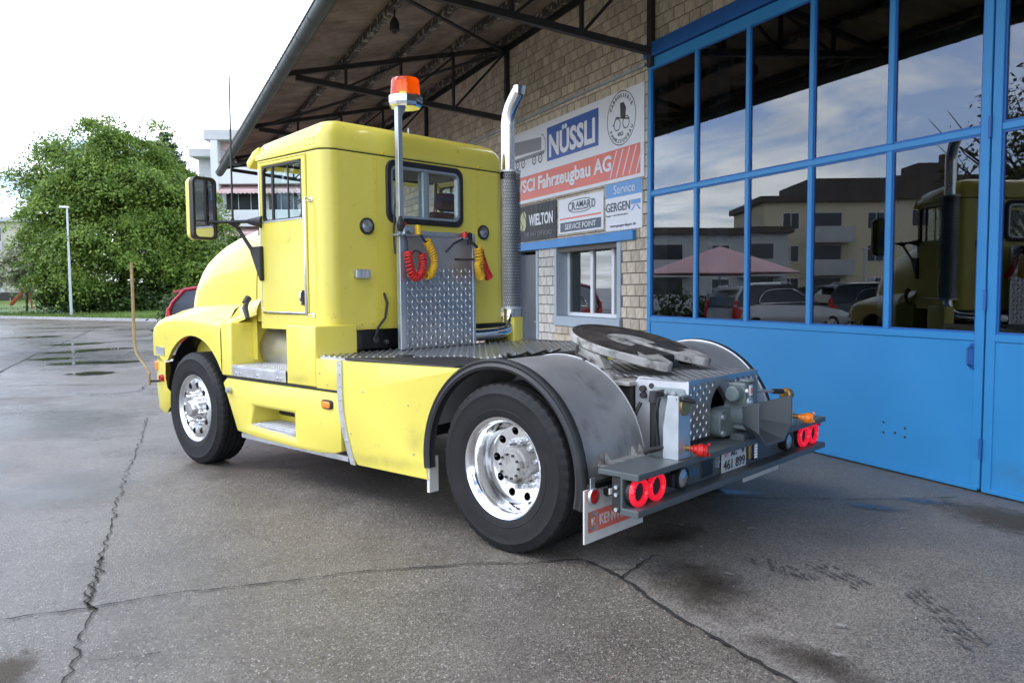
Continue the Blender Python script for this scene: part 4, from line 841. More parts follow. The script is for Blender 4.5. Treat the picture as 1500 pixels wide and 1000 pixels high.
# ================================================================== TRUCK  (local x forward, y to its left, z up; origin under the rear axle)
M['satin'] = mat('satin_polished_metal', (.66, .66, .66), .24, 1)
M['tank'] = mat('satin_aluminium', (.62, .61, .57), .36, .85, var=.08, vs=4, rvar=.06)
TR = thing('tractor_truck', 'yellow short cab tractor truck with bare fifth wheel and lit red tail lights', 'truck', (3.0367, 4.9238, 0), R(90)+.4051)
WB = 3.90; RT = .52
# ---- wheels
def tyre(r, w, parent, lugs=True, n=192, ri=.295):
    prof = [(ri, w*.40), (ri+.012, w*.46), (ri+.03, w*.485), (ri+.06, w*.50), (ri+.062, w*.506), (ri+.066, w*.506), (ri+.068, w*.50), (r-.10, w*.525), (r-.07, w*.52), (r-.066, w*.526), (r-.06, w*.526), (r-.056, w*.515), (r-.03, w*.475), (r-.008, w*.43), (r, w*.38)]
    gr = []
    for c in (.25, .085): gr += [(r, w*(c+.025)), (r-.014, w*(c+.018)), (r-.014, w*(c-.018)), (r, w*(c-.025))]
    half = prof+gr; full = half+[(a, -b) for a, b in reversed(half)]
    b = MB(); vs = []; fs = []; m = len(full)
    for i in range(n):
        a = 2*math.pi*i/n
        for k, (rr_, h) in enumerate(full):
            q = rr_-(.007 if lugs and (i % 4 == 0) and rr_ > r-.032 and abs(h) > w*.37 else 0); vs.append((q*math.cos(a), h, q*math.sin(a)))
    for i in range(n):
        j = (i+1) % n
        for k in range(m-1): fs.append((i*m+k, i*m+k+1, j*m+k+1, j*m+k))
    return b.add(vs, fs).build('tyre', M['tyre'], parent, smooth=28)
def holed_ring(b, r0, r1, yf, nh, rm, rh, depth=.02, seg=8, phase=0):
    for s in range(nh):
        a0 = 2*math.pi*s/nh+phase; da = math.pi/nh
        bd = []
        for i in range(seg): bd.append((r0, -da+2*da*i/seg))
        for i in range(4): bd.append((r0+(r1-r0)*i/4, da))
        for i in range(seg): bd.append((r1, da-2*da*i/seg))
        for i in range(4): bd.append((r1-(r1-r0)*i/4, -da))
        n = len(bd); vs = []; 
        for r, t in bd: vs.append((r*math.cos(a0+t), yf(r), r*math.sin(a0+t)))
        for dd in (0, depth):
            for r, t in bd:
                u, v = rm*t, r-rm; L_ = math.hypot(u, v); u, v = u/L_*rh, v/L_*rh; r2, t2 = rm+v, u/rm
                vs.append((r2*math.cos(a0+t2), yf(r2)-dd, r2*math.sin(a0+t2)))
        fs = [(i, (i+1) % n, n+(i+1) % n, n+i) for i in range(n)]+[(n+i, n+(i+1) % n, 2*n+(i+1) % n, 2*n+i) for i in range(n)]
        b.add(vs, fs)
def wheel(x, y, side, kind, w=.29):
    Wt = bpy.data.objects.new('wheel', None); COL.objects.link(Wt); Wt.parent = TR; Wt.location = (x, y, RT); Wt.rotation_euler = (0, R(7), 0 if side > 0 else math.pi); Wt.empty_display_size = .1
    tyre(RT, w, Wt)
    yo = w*.40
    b = MB()
    if kind == 'front':
        b.lathe([(.293, -w*.4), (.300, yo-.01), (.312, yo+.012), (.316, yo+.016), (.312, yo+.022), (.300, yo+.018), (.288, yo+.004), (.276, yo-.002)], 80)
        yf = lambda r: yo-.002+.018*math.sin(max(0, min(1, (r-.165)/.111))*math.pi)-.006*(1-(r-.165)/.111)
        holed_ring(b, .165, .276, yf, 10, .221, .029, .03)
        b.lathe([(.165, yf(.165)), (.15, yo-.012), (.12, yo-.012), (.115, yo+.0)], 80)
        b.build('rim', M['satin'], Wt, smooth=40)
        MB().lathe([(.112, yo-.012), (.108, yo+.025), (.098, yo+.038), (.082, yo+.042), (.076, yo+.07), (.066, yo+.08), (.0, yo+.083)], 40).build('hub_cap', M['satin'], Wt)
        for i in range(10):
            a = 2*math.pi*(i+.5)/10; c, s = .1425*math.cos(a), .1425*math.sin(a)
            MB().lathe([(.018, 0), (.018, .008), (.011, .012), (.0105, .045), (.0145, .05), (.0145, .060), (.008, .066), (0, .067)], 14).build('lug_nut', M['chrome'], Wt, loc=(c, yo-.012, s))
    else:
        b.lathe([(.293, -w*.4), (.300, yo-.01), (.312, yo+.012), (.317, yo+.016), (.313, yo+.022), (.300, yo+.017), (.288, yo+.002), (.282, yo-.012), (.276, yo-.018), (.270, yo-.06), (.262, yo-.075), (.258, yo-.115), (.252, yo-.14), (.240, yo-.155)], 80)
        yf = lambda r: yo-.155-.012*(1-(r-.165)/.075)
        holed_ring(b, .165, .240, yf, 10, .207, .026, .03, phase=.2)
        b.lathe([(.165, yf(.165)), (.12, yo-.168), (.118, yo-.168)], 80)
        b.build('rim', M['chrome'], Wt, smooth=40)
        MB().lathe([(.121, yo-.17), (.118, yo-.10), (.112, yo-.085), (.095, yo-.082), (.09, yo-.06), (.085, yo-.055), (0, yo-.053)], 36).build('hub', M['castwhite'], Wt)
        for i in range(10):
            a = 2*math.pi*(i+.5)/10+.2; c, s = .1425*math.cos(a), .1425*math.sin(a)
            MB().cyl((0, 0, 0), (0, .02, 0), .024, .022, 12).cyl((0, .02, 0), (0, .045, 0), .0155, n=6).build('lug_nut', M['alu'], Wt, smooth=20, loc=(c, yo-.168, s))
            a -= .31; MB().cyl((0, 0, 0), (0, .013, 0), .008, n=6).build('bolt', M['iron'], Wt, smooth=20, loc=(.075*math.cos(a), yo-.054, .075*math.sin(a)))
    return Wt
for s in (1, -1):
    wheel(WB, s*1.065, s, 'front', .30)
    wheel(0, s*1.055, s, 'rear', .28)
    wi = bpy.data.objects.new('wheel', None); COL.objects.link(wi); wi.parent = TR; wi.location = (0, s*.72, RT); tyre(RT, .28, wi)
# ---- chassis
b = MB()
for s in (1, -1): b.box(-.46, 4.5, s*.43-.04, s*.43+.04, .74, 1.0)
b.box(-.1, .1, -.42, .42, .80, .95).box(1.3, 1.4, -.4, .4, .76, .96)
b.build('chassis_rail', M['chassis'], TR, smooth=0, bevel=.008)
b = MB(); b.cyl((0, -.62, RT), (0, .62, RT), .10, n=16).lathe([(.0, -.22), (.14, -.17), (.20, -.05), (.20, .05), (.14, .17), (0, .22)], 20, Matrix.Translation((0, 0, RT))); b.build('rear_axle', M['chassis'], TR)
b = MB(); b.box(WB-.06, WB+.06, -.9, .9, .42, .54).cyl((WB, -.95, RT), (WB, .95, RT), .06); b.build('front_axle', M['chassis'], TR, smooth=30)
b = MB(); b.box(1.1, 3.2, -.8, .95, .52, .86).box(3.0, 4.5, -.42, .42, .55, 1.25).cyl((2.2, 0, .65), (.2, 0, .55), .06); b.build('gearbox', M['chassis'], TR, smooth=0, bevel=.03)
b = MB(); b.cyl((1.0, -.9, .62), (1.0, -.3, .62), .13, n=20).cyl((1.35, -.9, .62), (1.35, -.3, .62), .13, n=20); b.build('air_tank', M['chassis'], TR)
# ---- left and right lower fairings
def fairing(s):
    F = lambda x, z, y: (x, s*y, z)
    # upper step fairing, x 1.94..3.38, z .85..1.335, with an open topped step recess
    b = MB()
    def bx(x0, x1, y0, y1, z0, z1): b.box(x0, x1, min(s*y0, s*y1), max(s*y0, s*y1), z0, z1)
    bx(3.20, 3.385, .75, 1.20, .865, 1.335); bx(1.93, 2.335, .80 if s > 0 else 1.06, 1.20, .865, 1.335); bx(2.335, 3.20, .83, 1.17, .855, .885)
    b.build('step_fairing', M['yellow'], TR, smooth=40, bevel=.022, seg=3)
    if s > 0:
        tk = MB(); tk.lathe([(0, 2.30), (.235, 2.30), (.235, 3.18), (.229, 3.192), (0, 3.196)], 48, Matrix.Translation((0, .70, 1.09)) @ Matrix.Rotation(R(-90), 4, 'Z')).build('fuel_tank', M['tank'], TR)
        MB().box(2.3, 3.2, .45, .60, .9, 1.28).build('tank_cradle', M['black'], TR, smooth=0)
    # step plate
    st = MB(); X0, X1 = 2.345, 3.19
    st.box(X0, X1, s*.84 if s > 0 else -1.205, 1.205 if s > 0 else -.84, .955, .967); st.box(X0, X1, min(s*1.199, s*1.207), max(s*1.199, s*1.207), .872, .955)
    sp = st.build('step_plate', M['alu'], TR, smooth=0, bevel=.003)
    tr = MB()
    for i in range(24):
        for j in range(8): tr.box(X0+.03+i*.034, X0+.05+i*.034, s*(.86+j*.042)-.006, s*(.86+j*.042)+.006, .966, .970)
    tr.build('tread', M['alu_white'], sp, smooth=0, fix=False, kind='stuff')
    for x in (2.42, 2.47, 2.78, 3.05, 3.12): MB().cyl((x, s*1.207, .90), (x, s*1.214, .90), .011, n=10).build('bolt', M['chrome'], sp)
    MB().prism([(2.345, 0), (2.85, 0), (2.82, .06), (2.76, .095), (2.345, .10)], s*.835, s*.843, lambda a, q, d: (a, d, .967+q)).build('kick_plate', M['alu_white'], TR, smooth=0)
    # lower fairing with flared foot hole
    b = MB(); y0 = 1.205; zt, zb = .845, .37
    out = [(1.615, zt), (3.29, zt), (3.36, .80), (3.30, .70), (3.13, .395), (2.85, .375), (2.2, .36), (1.9, .365), (1.70, .385), (1.615, .41)]
    hole = [(2.20, .66), (2.87, .66), (2.96, .44), (2.18, .405)]          # outer rim of the flare
    inn = [(2.235, .635), (2.84, .635), (2.90, .475), (2.235, .445)]
    yi = y0+.012; yb = .93
    V = [F(x, z, y0) for x, z in out]+[F(x, z, yi) for x, z in hole]+[F(x, z, yi-.02) for x, z in inn]+[F(x, z, yb) for x, z in inn]
    o = len(out); h = o; i_ = o+4; k_ = o+8
    fs = [(0, 1, h+1, h), (1, 2, 3, h+1), (3, 4, h+2, h+1), (4, 5, h+2), (5, 6, h+3, h+2), (6, 7, 8, h+3), (8, 9, h+3), (9, 0, h, h+3)]
    for a in range(4): c = (a+1) % 4; fs += [(h+a, h+c, i_+c, i_+a), (i_+a, i_+c, k_+c, k_+a)]
    fs.append((k_, k_+1, k_+2, k_+3))
    rim_in = [F(x, z, y0-.07) for x, z in out]; r0 = len(V); V += rim_in
    for a in range(o): fs.append((a, (a+1) % o, r0+(a+1) % o, r0+a))
    b.add(V, fs).build('side_fairing', M['yellow'], TR, smooth=25, bevel=.012, seg=2)
    MB().box(1.63, 3.1, s*.86 if s > 0 else -1.12, 1.12 if s > 0 else -.86, .40, .43).build('fairing_floor', M['black'], TR, smooth=0)
    sp = MB(); sp.box(2.24, 2.88, min(s*.95, s*1.195), max(s*.95, s*1.195), .478, .488).box(2.24, 2.895, min(s*1.186, s*1.196), max(s*1.186, s*1.196), .44, .478); sp.box(2.24, 2.60, min(s*.935, s*.943), max(s*.935, s*.943), .488, .565)
    q = sp.build('step_plate', M['alu'], TR, smooth=0, bevel=.002); tr = MB()
    for j in range(5): tr.box(2.26, 2.86, s*(.98+j*.045)-.007, s*(.98+j*.045)+.007, .487, .493)
    tr.box(2.3, 2.84, s*1.196-.002, s*1.196+.002, .455, .460); tr.build('tread', M['alu_white'], q, smooth=0, fix=False)
    # metal under strip and seam strip
    MB().box(1.58, 3.12, s*1.16-.01, s*1.16+.01, .335, .375).build('under_strip', M['alu'], TR, smooth=0)
    SP = [(1.615, 1.085), (1.615, .845), (1.60, .70), (1.56, .55), (1.50, .40), (1.47, .335)]
    b = MB(); b.grid([[F(x+.028, z, 1.211), F(x-.028, z, 1.211), F(x-.028, z, 1.195)] for x, z in SP]); stp = b.build('joint_strip', M['alu'], TR, smooth=40, fix=False)
    for (x, z) in [(1.612, 1.06), (1.612, .99), (1.612, .9), (1.61, .8), (1.60, .72), (1.575, .6), (1.54, .5), (1.48, .36)]: MB().cyl((x, s*1.211, z), (x, s*1.216, z), .008, n=8).build('rivet', M['galv'], stp)
    # rear skirt
    arc = [(.02+.665*math.cos(a), .52+.665*math.sin(a)) for a in np.linspace(R(168-180-2), R(58), 14)]
    sk = [(1.60, 1.088), (1.60, .845), (1.585, .70), (1.545, .55), (1.485, .40), (1.43, .335), (.66, .345)]+arc+[(.36, 1.108)]
    arc = [p for p in arc]
    b = MB(); b.prism(sk, s*1.15, s*1.2, lambda a, q, d: (a, d, q)); b.build('rear_skirt', M['yellow'], TR, smooth=25, bevel=.010, seg=2)
    MB().prism([(1.93, 1.088), (1.93, .855), (1.645, .855), (1.645, 1.088)], s*1.15, s*1.2, lambda a, q, d: (a, d, q)).build('skirt_corner', M['yellow'], TR, smooth=25, bevel=.010, seg=2)
    for (x, z) in ((1.35, .88), (1.5, .56), (.85, .83), (.80, .5), (1.88, .98), (1.78, .9)): MB().cyl((x, s*1.2, z), (x, s*1.205, z), .007, n=8).build('screw', M['galv'], TR)
    # amber side lamp
    lp = MB().prism([(.07*math.copysign(abs(math.cos(t))**.5, math.cos(t)), .036*math.copysign(abs(math.sin(t))**.5, math.sin(t))) for t in np.linspace(0, 2*math.pi, 25)[:-1]], s*1.204, s*1.222, lambda a, q, d: (1.77+a, d, .752+q)).build('marker_lamp', M['rubber'], TR, smooth=30, bevel=.004)
    MB().prism([(.054*math.copysign(abs(math.cos(t))**.5, math.cos(t)), .025*math.copysign(abs(math.sin(t))**.5, math.sin(t))) for t in np.linspace(0, 2*math.pi, 25)[:-1]], s*1.222, s*1.234, lambda a, q, d: (1.77+a, d, .752+q)).build('lens', M['orange'], lp, smooth=30, bevel=.005, seg=2)
    MB().cyl((3.22, s*1.205, .745), (3.22, s*1.235, .745), .03, n=16).cyl((3.22, s*1.235, .745), (3.22, s*1.25, .745), .016, n=6).build('fuel_cap', M['galv'], TR, smooth=30)
    # lip between upper and lower fairing
    MB().box(1.63, 3.30, min(s*1.13, s*1.20), max(s*1.13, s*1.20), .848, .864).build('fairing_gap', M['black'], TR, smooth=0)
fairing(1); fairing(-1)
M['mud'] = stain_mat('road_film', (.20, .175, .11), .8, .2, .6, 11.)
rg = random.Random(31)
for i, (x, z, a, c) in enumerate([(.95, .42, .38, .07), (1.3, .40, .3, .06), (2.0, .43, .35, .06), (2.9, .45, .25, .06), (.78, .6, .14, .16), (3.05, .55, .12, .15), (2.15, .92, .2, .05)]):
    q = MB().poly([(a*math.cos(2*math.pi*k/24), c*math.sin(2*math.pi*k/24), 0) for k in range(24)]).build('road_grime', M['mud'], TR, smooth=0, fix=False); q.location = (x, 1.2062+.0003*i, z); q.rotation_euler = (R(90), 0, 0)
# ---- front: hood, fender, bumper
def lerp(x, xs, ys): return float(np.interp(x, xs, ys))
HX = [2.90, 3.2, 3.5, 3.8, 4.1, 4.32, 4.50, 4.63, 4.72, 4.78, 4.81]
HWD = [1.00, .99, .985, .975, .96, .945, .90, .80, .64, .42, .22]
HZT = [2.285, 2.265, 2.225, 2.175, 2.105, 2.03, 1.93, 1.78, 1.58, 1.40, 1.28]
rows = []; NS = 30
xs = np.concatenate([np.linspace(3.125, 4.3, 16), np.linspace(4.36, 4.81, 18)])
for x in xs:
    w, zt = lerp(x, HX, HWD), lerp(x, HX, HZT); zb = 1.0; r = []
    n1 = lerp(x, [2.95, 4.0, 4.81], [5.2, 5.0, 3.6])
    for k in range(NS+1):
        t = math.pi*k/NS; c, s_ = math.cos(t), math.sin(t)
        r.append((x, w*math.copysign(abs(c)**(2/n1), c), zb+(zt-zb)*abs(s_)**(2/n1)))
    rows.append(r)
b = MB().grid(rows); b.poly(rows[-1]); b.build('hood', M['yellow'], TR, smooth=50)
r0_ = rows[0]; MB().grid([[(x, p[1]*k, max(1.34, 1.0+(p[2]-1.0)*k)) for p in r0_] for x, k in ((2.95, 1.0), (3.112, 1.0), (3.112, .985), (3.13, .985))]).build('cowl_ring', M['yellow'], TR, smooth=40)
MB().grid([[(x, p[1]*.984, max(1.36, 1.0+(p[2]-1.0)*.984)) for p in r0_] for x in (3.10, 3.14)]).build('seam', M['black'], TR, smooth=60)
ARC = (3.93, .56, .635)
def arch_z(x):
    d = abs(x-ARC[0]); return ARC[1]+math.sqrt(max(0, ARC[2]**2-d*d)) if d < ARC[2] else None
def fender(s):
    rows = []
    X = list(np.linspace(3.39, 3.42, 3))+list(ARC[0]-.50*np.cos(np.linspace(0.05, math.pi/2, 10)))+list(ARC[0]+.60*np.sin(np.linspace(.12, 1.5, 12)))+[4.56, 4.62, 4.70, 4.78, 4.84, 4.89, 4.93, 4.97]
    X = sorted(set(round(x, 4) for x in X))
    for x in X:
        zs = lerp(x, [3.39, 3.7, 4.0, 4.25, 4.5, 4.7, 4.84, 4.97], [1.335, 1.36, 1.38, 1.38, 1.36, 1.315, 1.24, 1.14])   # shoulder height
        zi = lerp(x, [3.39, 3.8, 4.2, 4.5, 4.7, 4.94], [1.50, 1.49, 1.47, 1.44, 1.38, 1.22])
        wi = max(.12, lerp(x, HX, HWD)-.03)
        yo = lerp(x, [3.39, 4.3, 4.6, 4.80, 4.90, 4.97], [1.20, 1.20, 1.20, 1.18, 1.13, 1.03])
        zl = arch_z(x); zl = (zl if zl is not None else .97); zl = max(zl, .865 if x < 4 else .93)
        zl = min(zl, zs-.09)
        r = [(x, s*wi, zi), (x, s*(wi*.6+yo*.4), zi*.62+zs*.38+.005), (x, s*(yo-.09), zs+.012), (x, s*(yo-.035), zs-.003), (x, s*(yo-.008), zs-.035), (x, s*yo, zs-.07)]
        for q in (.33, .66, 1): r.append((x, s*yo, (zs-.07)*(1-q)+zl*q))
        r.append((x, s*(yo-.035), zl+.004)); rows.append(r)
    MB().grid(rows).build('front_fender', M['yellow'], TR, smooth=38)
    # bumper end below the fender
    rows = []
    for x, ztop, zbot, yo in [(4.50, .93, .60, 1.195), (4.56, .93, .48, 1.19), (4.66, .94, .40, 1.185), (4.78, .945, .37, 1.155), (4.86, .95, .37, 1.10), (4.92, .95, .38, 1.0), (4.96, .95, .40, .80), (4.985, .95, .40, .40), (4.99, .95, .40, 0)]:
        rows.append([(x-.03, s*(yo-.10 if yo > .2 else 0), ztop), (x, s*yo, ztop-.02), (x+.012, s*yo, (ztop+zbot)/2), (x-.004, s*(yo-.01 if yo > .1 else 0), zbot+.06), (x-.035, s*(yo-.05 if yo > .1 else 0), zbot)])
    MB().grid(rows).build('bumper_end', M['yellow'], TR, smooth=50)
    # dark inner wheel arch
    b = MB(); rw = []
    for a in np.linspace(R(-12), R(192), 30): rw.append([(ARC[0]+ARC[2]*1.01*math.cos(a), s*y, ARC[1]+ARC[2]*1.01*math.sin(a)) for y in (1.14, .62)])
    b.grid(rw); b.add([(ARC[0]+.64*math.cos(a), s*.62, ARC[1]+.64*math.sin(a)) for a in np.linspace(R(-12), R(192), 30)], [tuple(range(30))]); b.build('inner_arch', M['black'], TR, smooth=60, fix=False)
    MB().box(4.40, 4.60, min(s*.75, s*1.1), max(s*.75, s*1.1), .5, .92).build('bumper_bracket', M['black'], TR, smooth=0)
    MB().prism([(4.50, .98), (4.71, .985), (4.71, 1.065), (4.50, 1.06)], 1.0, 1.012, lambda a, q, d: (a, s*(lerp(a, [4.3, 4.6, 4.80, 4.88], [1.20, 1.195, 1.165, 1.12])+d-1.0+.003), q)).build('model_badge', M['galv'], TR, smooth=0)
    for i in range(6): MB().box(4.53+i*.027, 4.54+i*.027, min(s*1.17, s*1.208), max(s*1.17, s*1.208-.004*i*s), 1.0, 1.045).build('badge_mark', M['black'], TR, smooth=0)
    lp = MB().box(4.72, 4.79, min(s*1.13, s*1.178), max(s*1.13, s*1.178), .82, .91).build('indicator_lamp', M['orange'], TR, smooth=0, bevel=.008)
    MB().cyl((4.58, s*1.17, .755), (4.58, s*1.22, .755), .045, .03, 18).build('marker_lamp', M['red_lens'], TR, smooth=60)
fender(1); fender(-1)
for s in (1, -1):
    MB().grid([[(3.392, s*.95, 1.50), (3.392, s*1.02, 1.455), (3.392, s*1.11, 1.347), (3.392, s*1.165, 1.332), (3.392, s*1.192, 1.30), (3.392, s*1.195, 1.25)], [(3.22, s*.96, 1.55), (3.22, s*1.0, 1.50), (3.22, s*1.055, 1.42), (3.22, s*1.10, 1.395), (3.22, s*1.12, 1.36), (3.22, s*1.12, 1.335)], [(3.03, s*.97, 1.58), (3.03, s*.99, 1.545), (3.03, s*1.02, 1.50), (3.03, s*1.035, 1.47), (3.03, s*1.045, 1.43), (3.03, s*1.045, 1.40)]]).build('fender_shelf', M['yellow'], TR, smooth=50)
MB().box(4.80, 4.93, -.6, .6, .95, 1.3).build('grille', M['black'], TR, smooth=0)
# wooden marker rod at the front corner
MB().tube([(4.70, 1.27, .68), (4.70, 1.27, .80), (4.80, 1.28, .89), (4.93, 1.29, .98), (4.975, 1.29, 1.10), (4.985, 1.285, 1.45), (5.0, 1.28, 1.9)], [.013, .013, .014, .014, .017, .016, .014], 8).build('marker_rod', M['rust_rod'], TR)
MB().tube([(4.62, 1.15, .72), (4.70, 1.27, .72)], .012, 6).build('rod_bracket', M['iron'], TR)
# cowl shell between hood and cab
MB().box(2.86, 2.965, -.98, .98, 1.3, 2.12).build('cowl', M['yellow'], TR, smooth=40, bevel=.02)
# ---- cab
CY = 1.03; CX0, CX1 = 2.0, 2.98; Z0, Z1 = 1.285, 2.704; RC = .12
WIN = (-.41, .40, 2.20, 2.655)          # rear window y0 y1 z0 z1
DO = (2.245, 2.955, 1.41, 2.69)         # door opening x0 x1 z0 z1
def cab_shell():
    b = MB(); t = .04
    yi = CY-RC
    b.box(CX0, CX0+t, -yi, WIN[0], Z0, Z1).box(CX0, CX0+t, WIN[1], yi, Z0, Z1).box(CX0, CX0+t, WIN[0], WIN[1], Z0, WIN[2]).box(CX0, CX0+t, WIN[0], WIN[1], WIN[3], Z1)
    for s in (1, -1):
        rw = []
        for a in np.linspace(0, math.pi/2, 9):
            x = CX0+RC-RC*math.cos(a); y = CY-RC+RC*math.sin(a); rw.append([(x, s*y, Z0), (x, s*y, Z0+.02), (x, s*y, Z1)])
        b.grid(rw)
        ys = sorted((s*(CY-t), s*CY))
        b.box(CX0+RC, DO[0], ys[0], ys[1], Z0, Z1).box(DO[0], CX1, ys[0], ys[1], DO[3], Z1).box(DO[0], CX1, ys[0], ys[1], Z0, DO[2]).box(DO[1], CX1, ys[0], ys[1], DO[2], DO[3])
    b.box(CX0+.02, CX1, -CY+.05, CY-.05, Z0, Z0+.03)
    b.box(CX1-.04, CX1, -CY+.04, CY-.04, Z0, 2.12)
    return b.build('cab', M['yellow'], TR, smooth=40)
cab = cab_shell()
# roof cap
def rr_outline(x0, x1, hw, r, n=6):
    P = []
    for cx, cy, a0 in ((x0+r, hw-r, 90), (x0+r, -hw+r, 180), (x1-r*.7, -hw+r, 270), (x1-r*.7, hw-r, 0)):
        for i in range(n+1):
            a = R(a0+90*i/n); P.append((cx+(r if a0 in (90, 180) else r*.7)*math.cos(a), cy+r*math.sin(a)))
    return P
rows = []
for z, ins in ((2.715, .0), (2.718, -.003), (2.735, -.003), (2.80, -.002), (2.85, .006), (2.89, .022), (2.925, .055), (2.95, .11), (2.962, .20), (2.972, .36), (2.978, .6)):
    o = rr_outline(CX0+ins, CX1+.10-ins*1.0, CY-ins, max(.05, RC-ins*.15) if ins < .5 else .05)
    rows.append([(x, y, z-max(0, (x-2.05))*.085*min(1, (z-2.71)/.15)+(.03*(1-(y/CY)**2) if z > 2.9 else 0)) for x, y in o])
b = MB().grid(rows, closed=True); b.poly(rows[-1]); rf = b.build('roof_cap', M['yellow'], TR, smooth=50)
MB().grid([[(x, y, z) for x, y in rr_outline(CX0+.008, CX1+.05, CY-.008, RC)] for z in (2.69, 2.73)], closed=True).build('seam', M['black'], rf, smooth=60, fix=False)
rv = MB()
for i in range(3):
    for z in (2.755, 2.80): rv.cyl((2.13+i*.055, CY+.008, z), (2.13+i*.055, CY+.013, z), .006, n=6)
rv.build('rivet', M['yellow_in'], rf, smooth=0, kind='stuff')
vs_ = MB(); vs_.prism([(2.96, 2.78), (3.12, 2.66), (3.15, 2.67), (3.17, 2.72), (3.06, 2.80), (2.96, 2.83)], -CY+.01, CY-.0, lambda a, q, d: (a, d, q)); vs_.build('sun_visor', M['yellow'], TR, smooth=30, bevel=.012, seg=2)
rv = MB()
for y in (.55, .42, -.66):
    for i in range(14 if y != .42 else 0): rv.cyl((CX0, y, 1.45+i*.088), (CX0-.003, y, 1.45+i*.088), .006, n=6)
for y in (.46, -.66): rv.cyl((CX0, y, 2.73), (CX0-.014, y, 2.73), .013, n=8)
for y in (.70, .60, .30, .08): rv.cyl((CX0, y, 1.33), (CX0-.006, y, 1.33), .009, n=6)
rv.build('rivet', M['yellow_in'], cab, smooth=0, kind='stuff')
# panel joint lines on the rear wall
for y in (.53, -.64): MB().box(CX0-.0015, CX0+.002, y-.002, y+.002, 1.31, 2.70).build('panel_joint', M['yellow_in'], cab, smooth=0)
# rear window
def rrect(y0, y1, z0, z1, r, n=5):
    P = []
    for cy, cz, a0 in ((y1-r, z1-r, 0), (y0+r, z1-r, 90), (y0+r, z0+r, 180), (y1-r, z0+r, 270)):
        for i in range(n+1): a = R(a0+90*i/n); P.append((cy+r*math.cos(a), cz+r*math.sin(a)))
    return P
def frame_loop(o, i, x0, x1, fn):
    b = MB(); n = len(o)
    V = [fn(p, x0) for p in o]+[fn(p, x0) for p in i]+[fn(p, x1) for p in o]+[fn(p, x1) for p in i]; fs = []
    for k in range(n):
        j = (k+1) % n; fs += [(k, j, n+j, n+k), (2*n+k, 3*n+k, 3*n+j, 2*n+j), (k, 2*n+k, 2*n+j, j), (n+k, n+j, 3*n+j, 3*n+k)]
    return b.add(V, fs)
fy = lambda p, x: (x, p[0], p[1])
y0, y1, z0, z1 = WIN
rw = frame_loop(rrect(y0-.035, y1+.035, z0-.035, z1+.035, .085), rrect(y0+.012, y1-.012, z0+.012, z1-.012, .06), CX0-.022, CX0+.05, fy).build('rear_window', M['rubber'], TR, smooth=40, bevel=.006)
frame_loop(rrect(y0+.012, y1-.012, z0+.012, z1-.012, .06), rrect(y0+.032, y1-.032, z0+.032, z1-.032, .045), CX0-.014, CX0+.03, fy).build('frame', M['galv'], rw, smooth=40)
MB().box(CX0-.006, CX0+.02, -.022, .022, z0+.03, z1-.03).build('divider', M['galv'], rw, smooth=0)
for (a, c) in ((y0+.03, -.022), (.022, y1-.03)): MB().box(CX0+.008, CX0+.012, a, c, z0+.03, z1-.03).build('pane', M['cabglass'], rw, smooth=0)
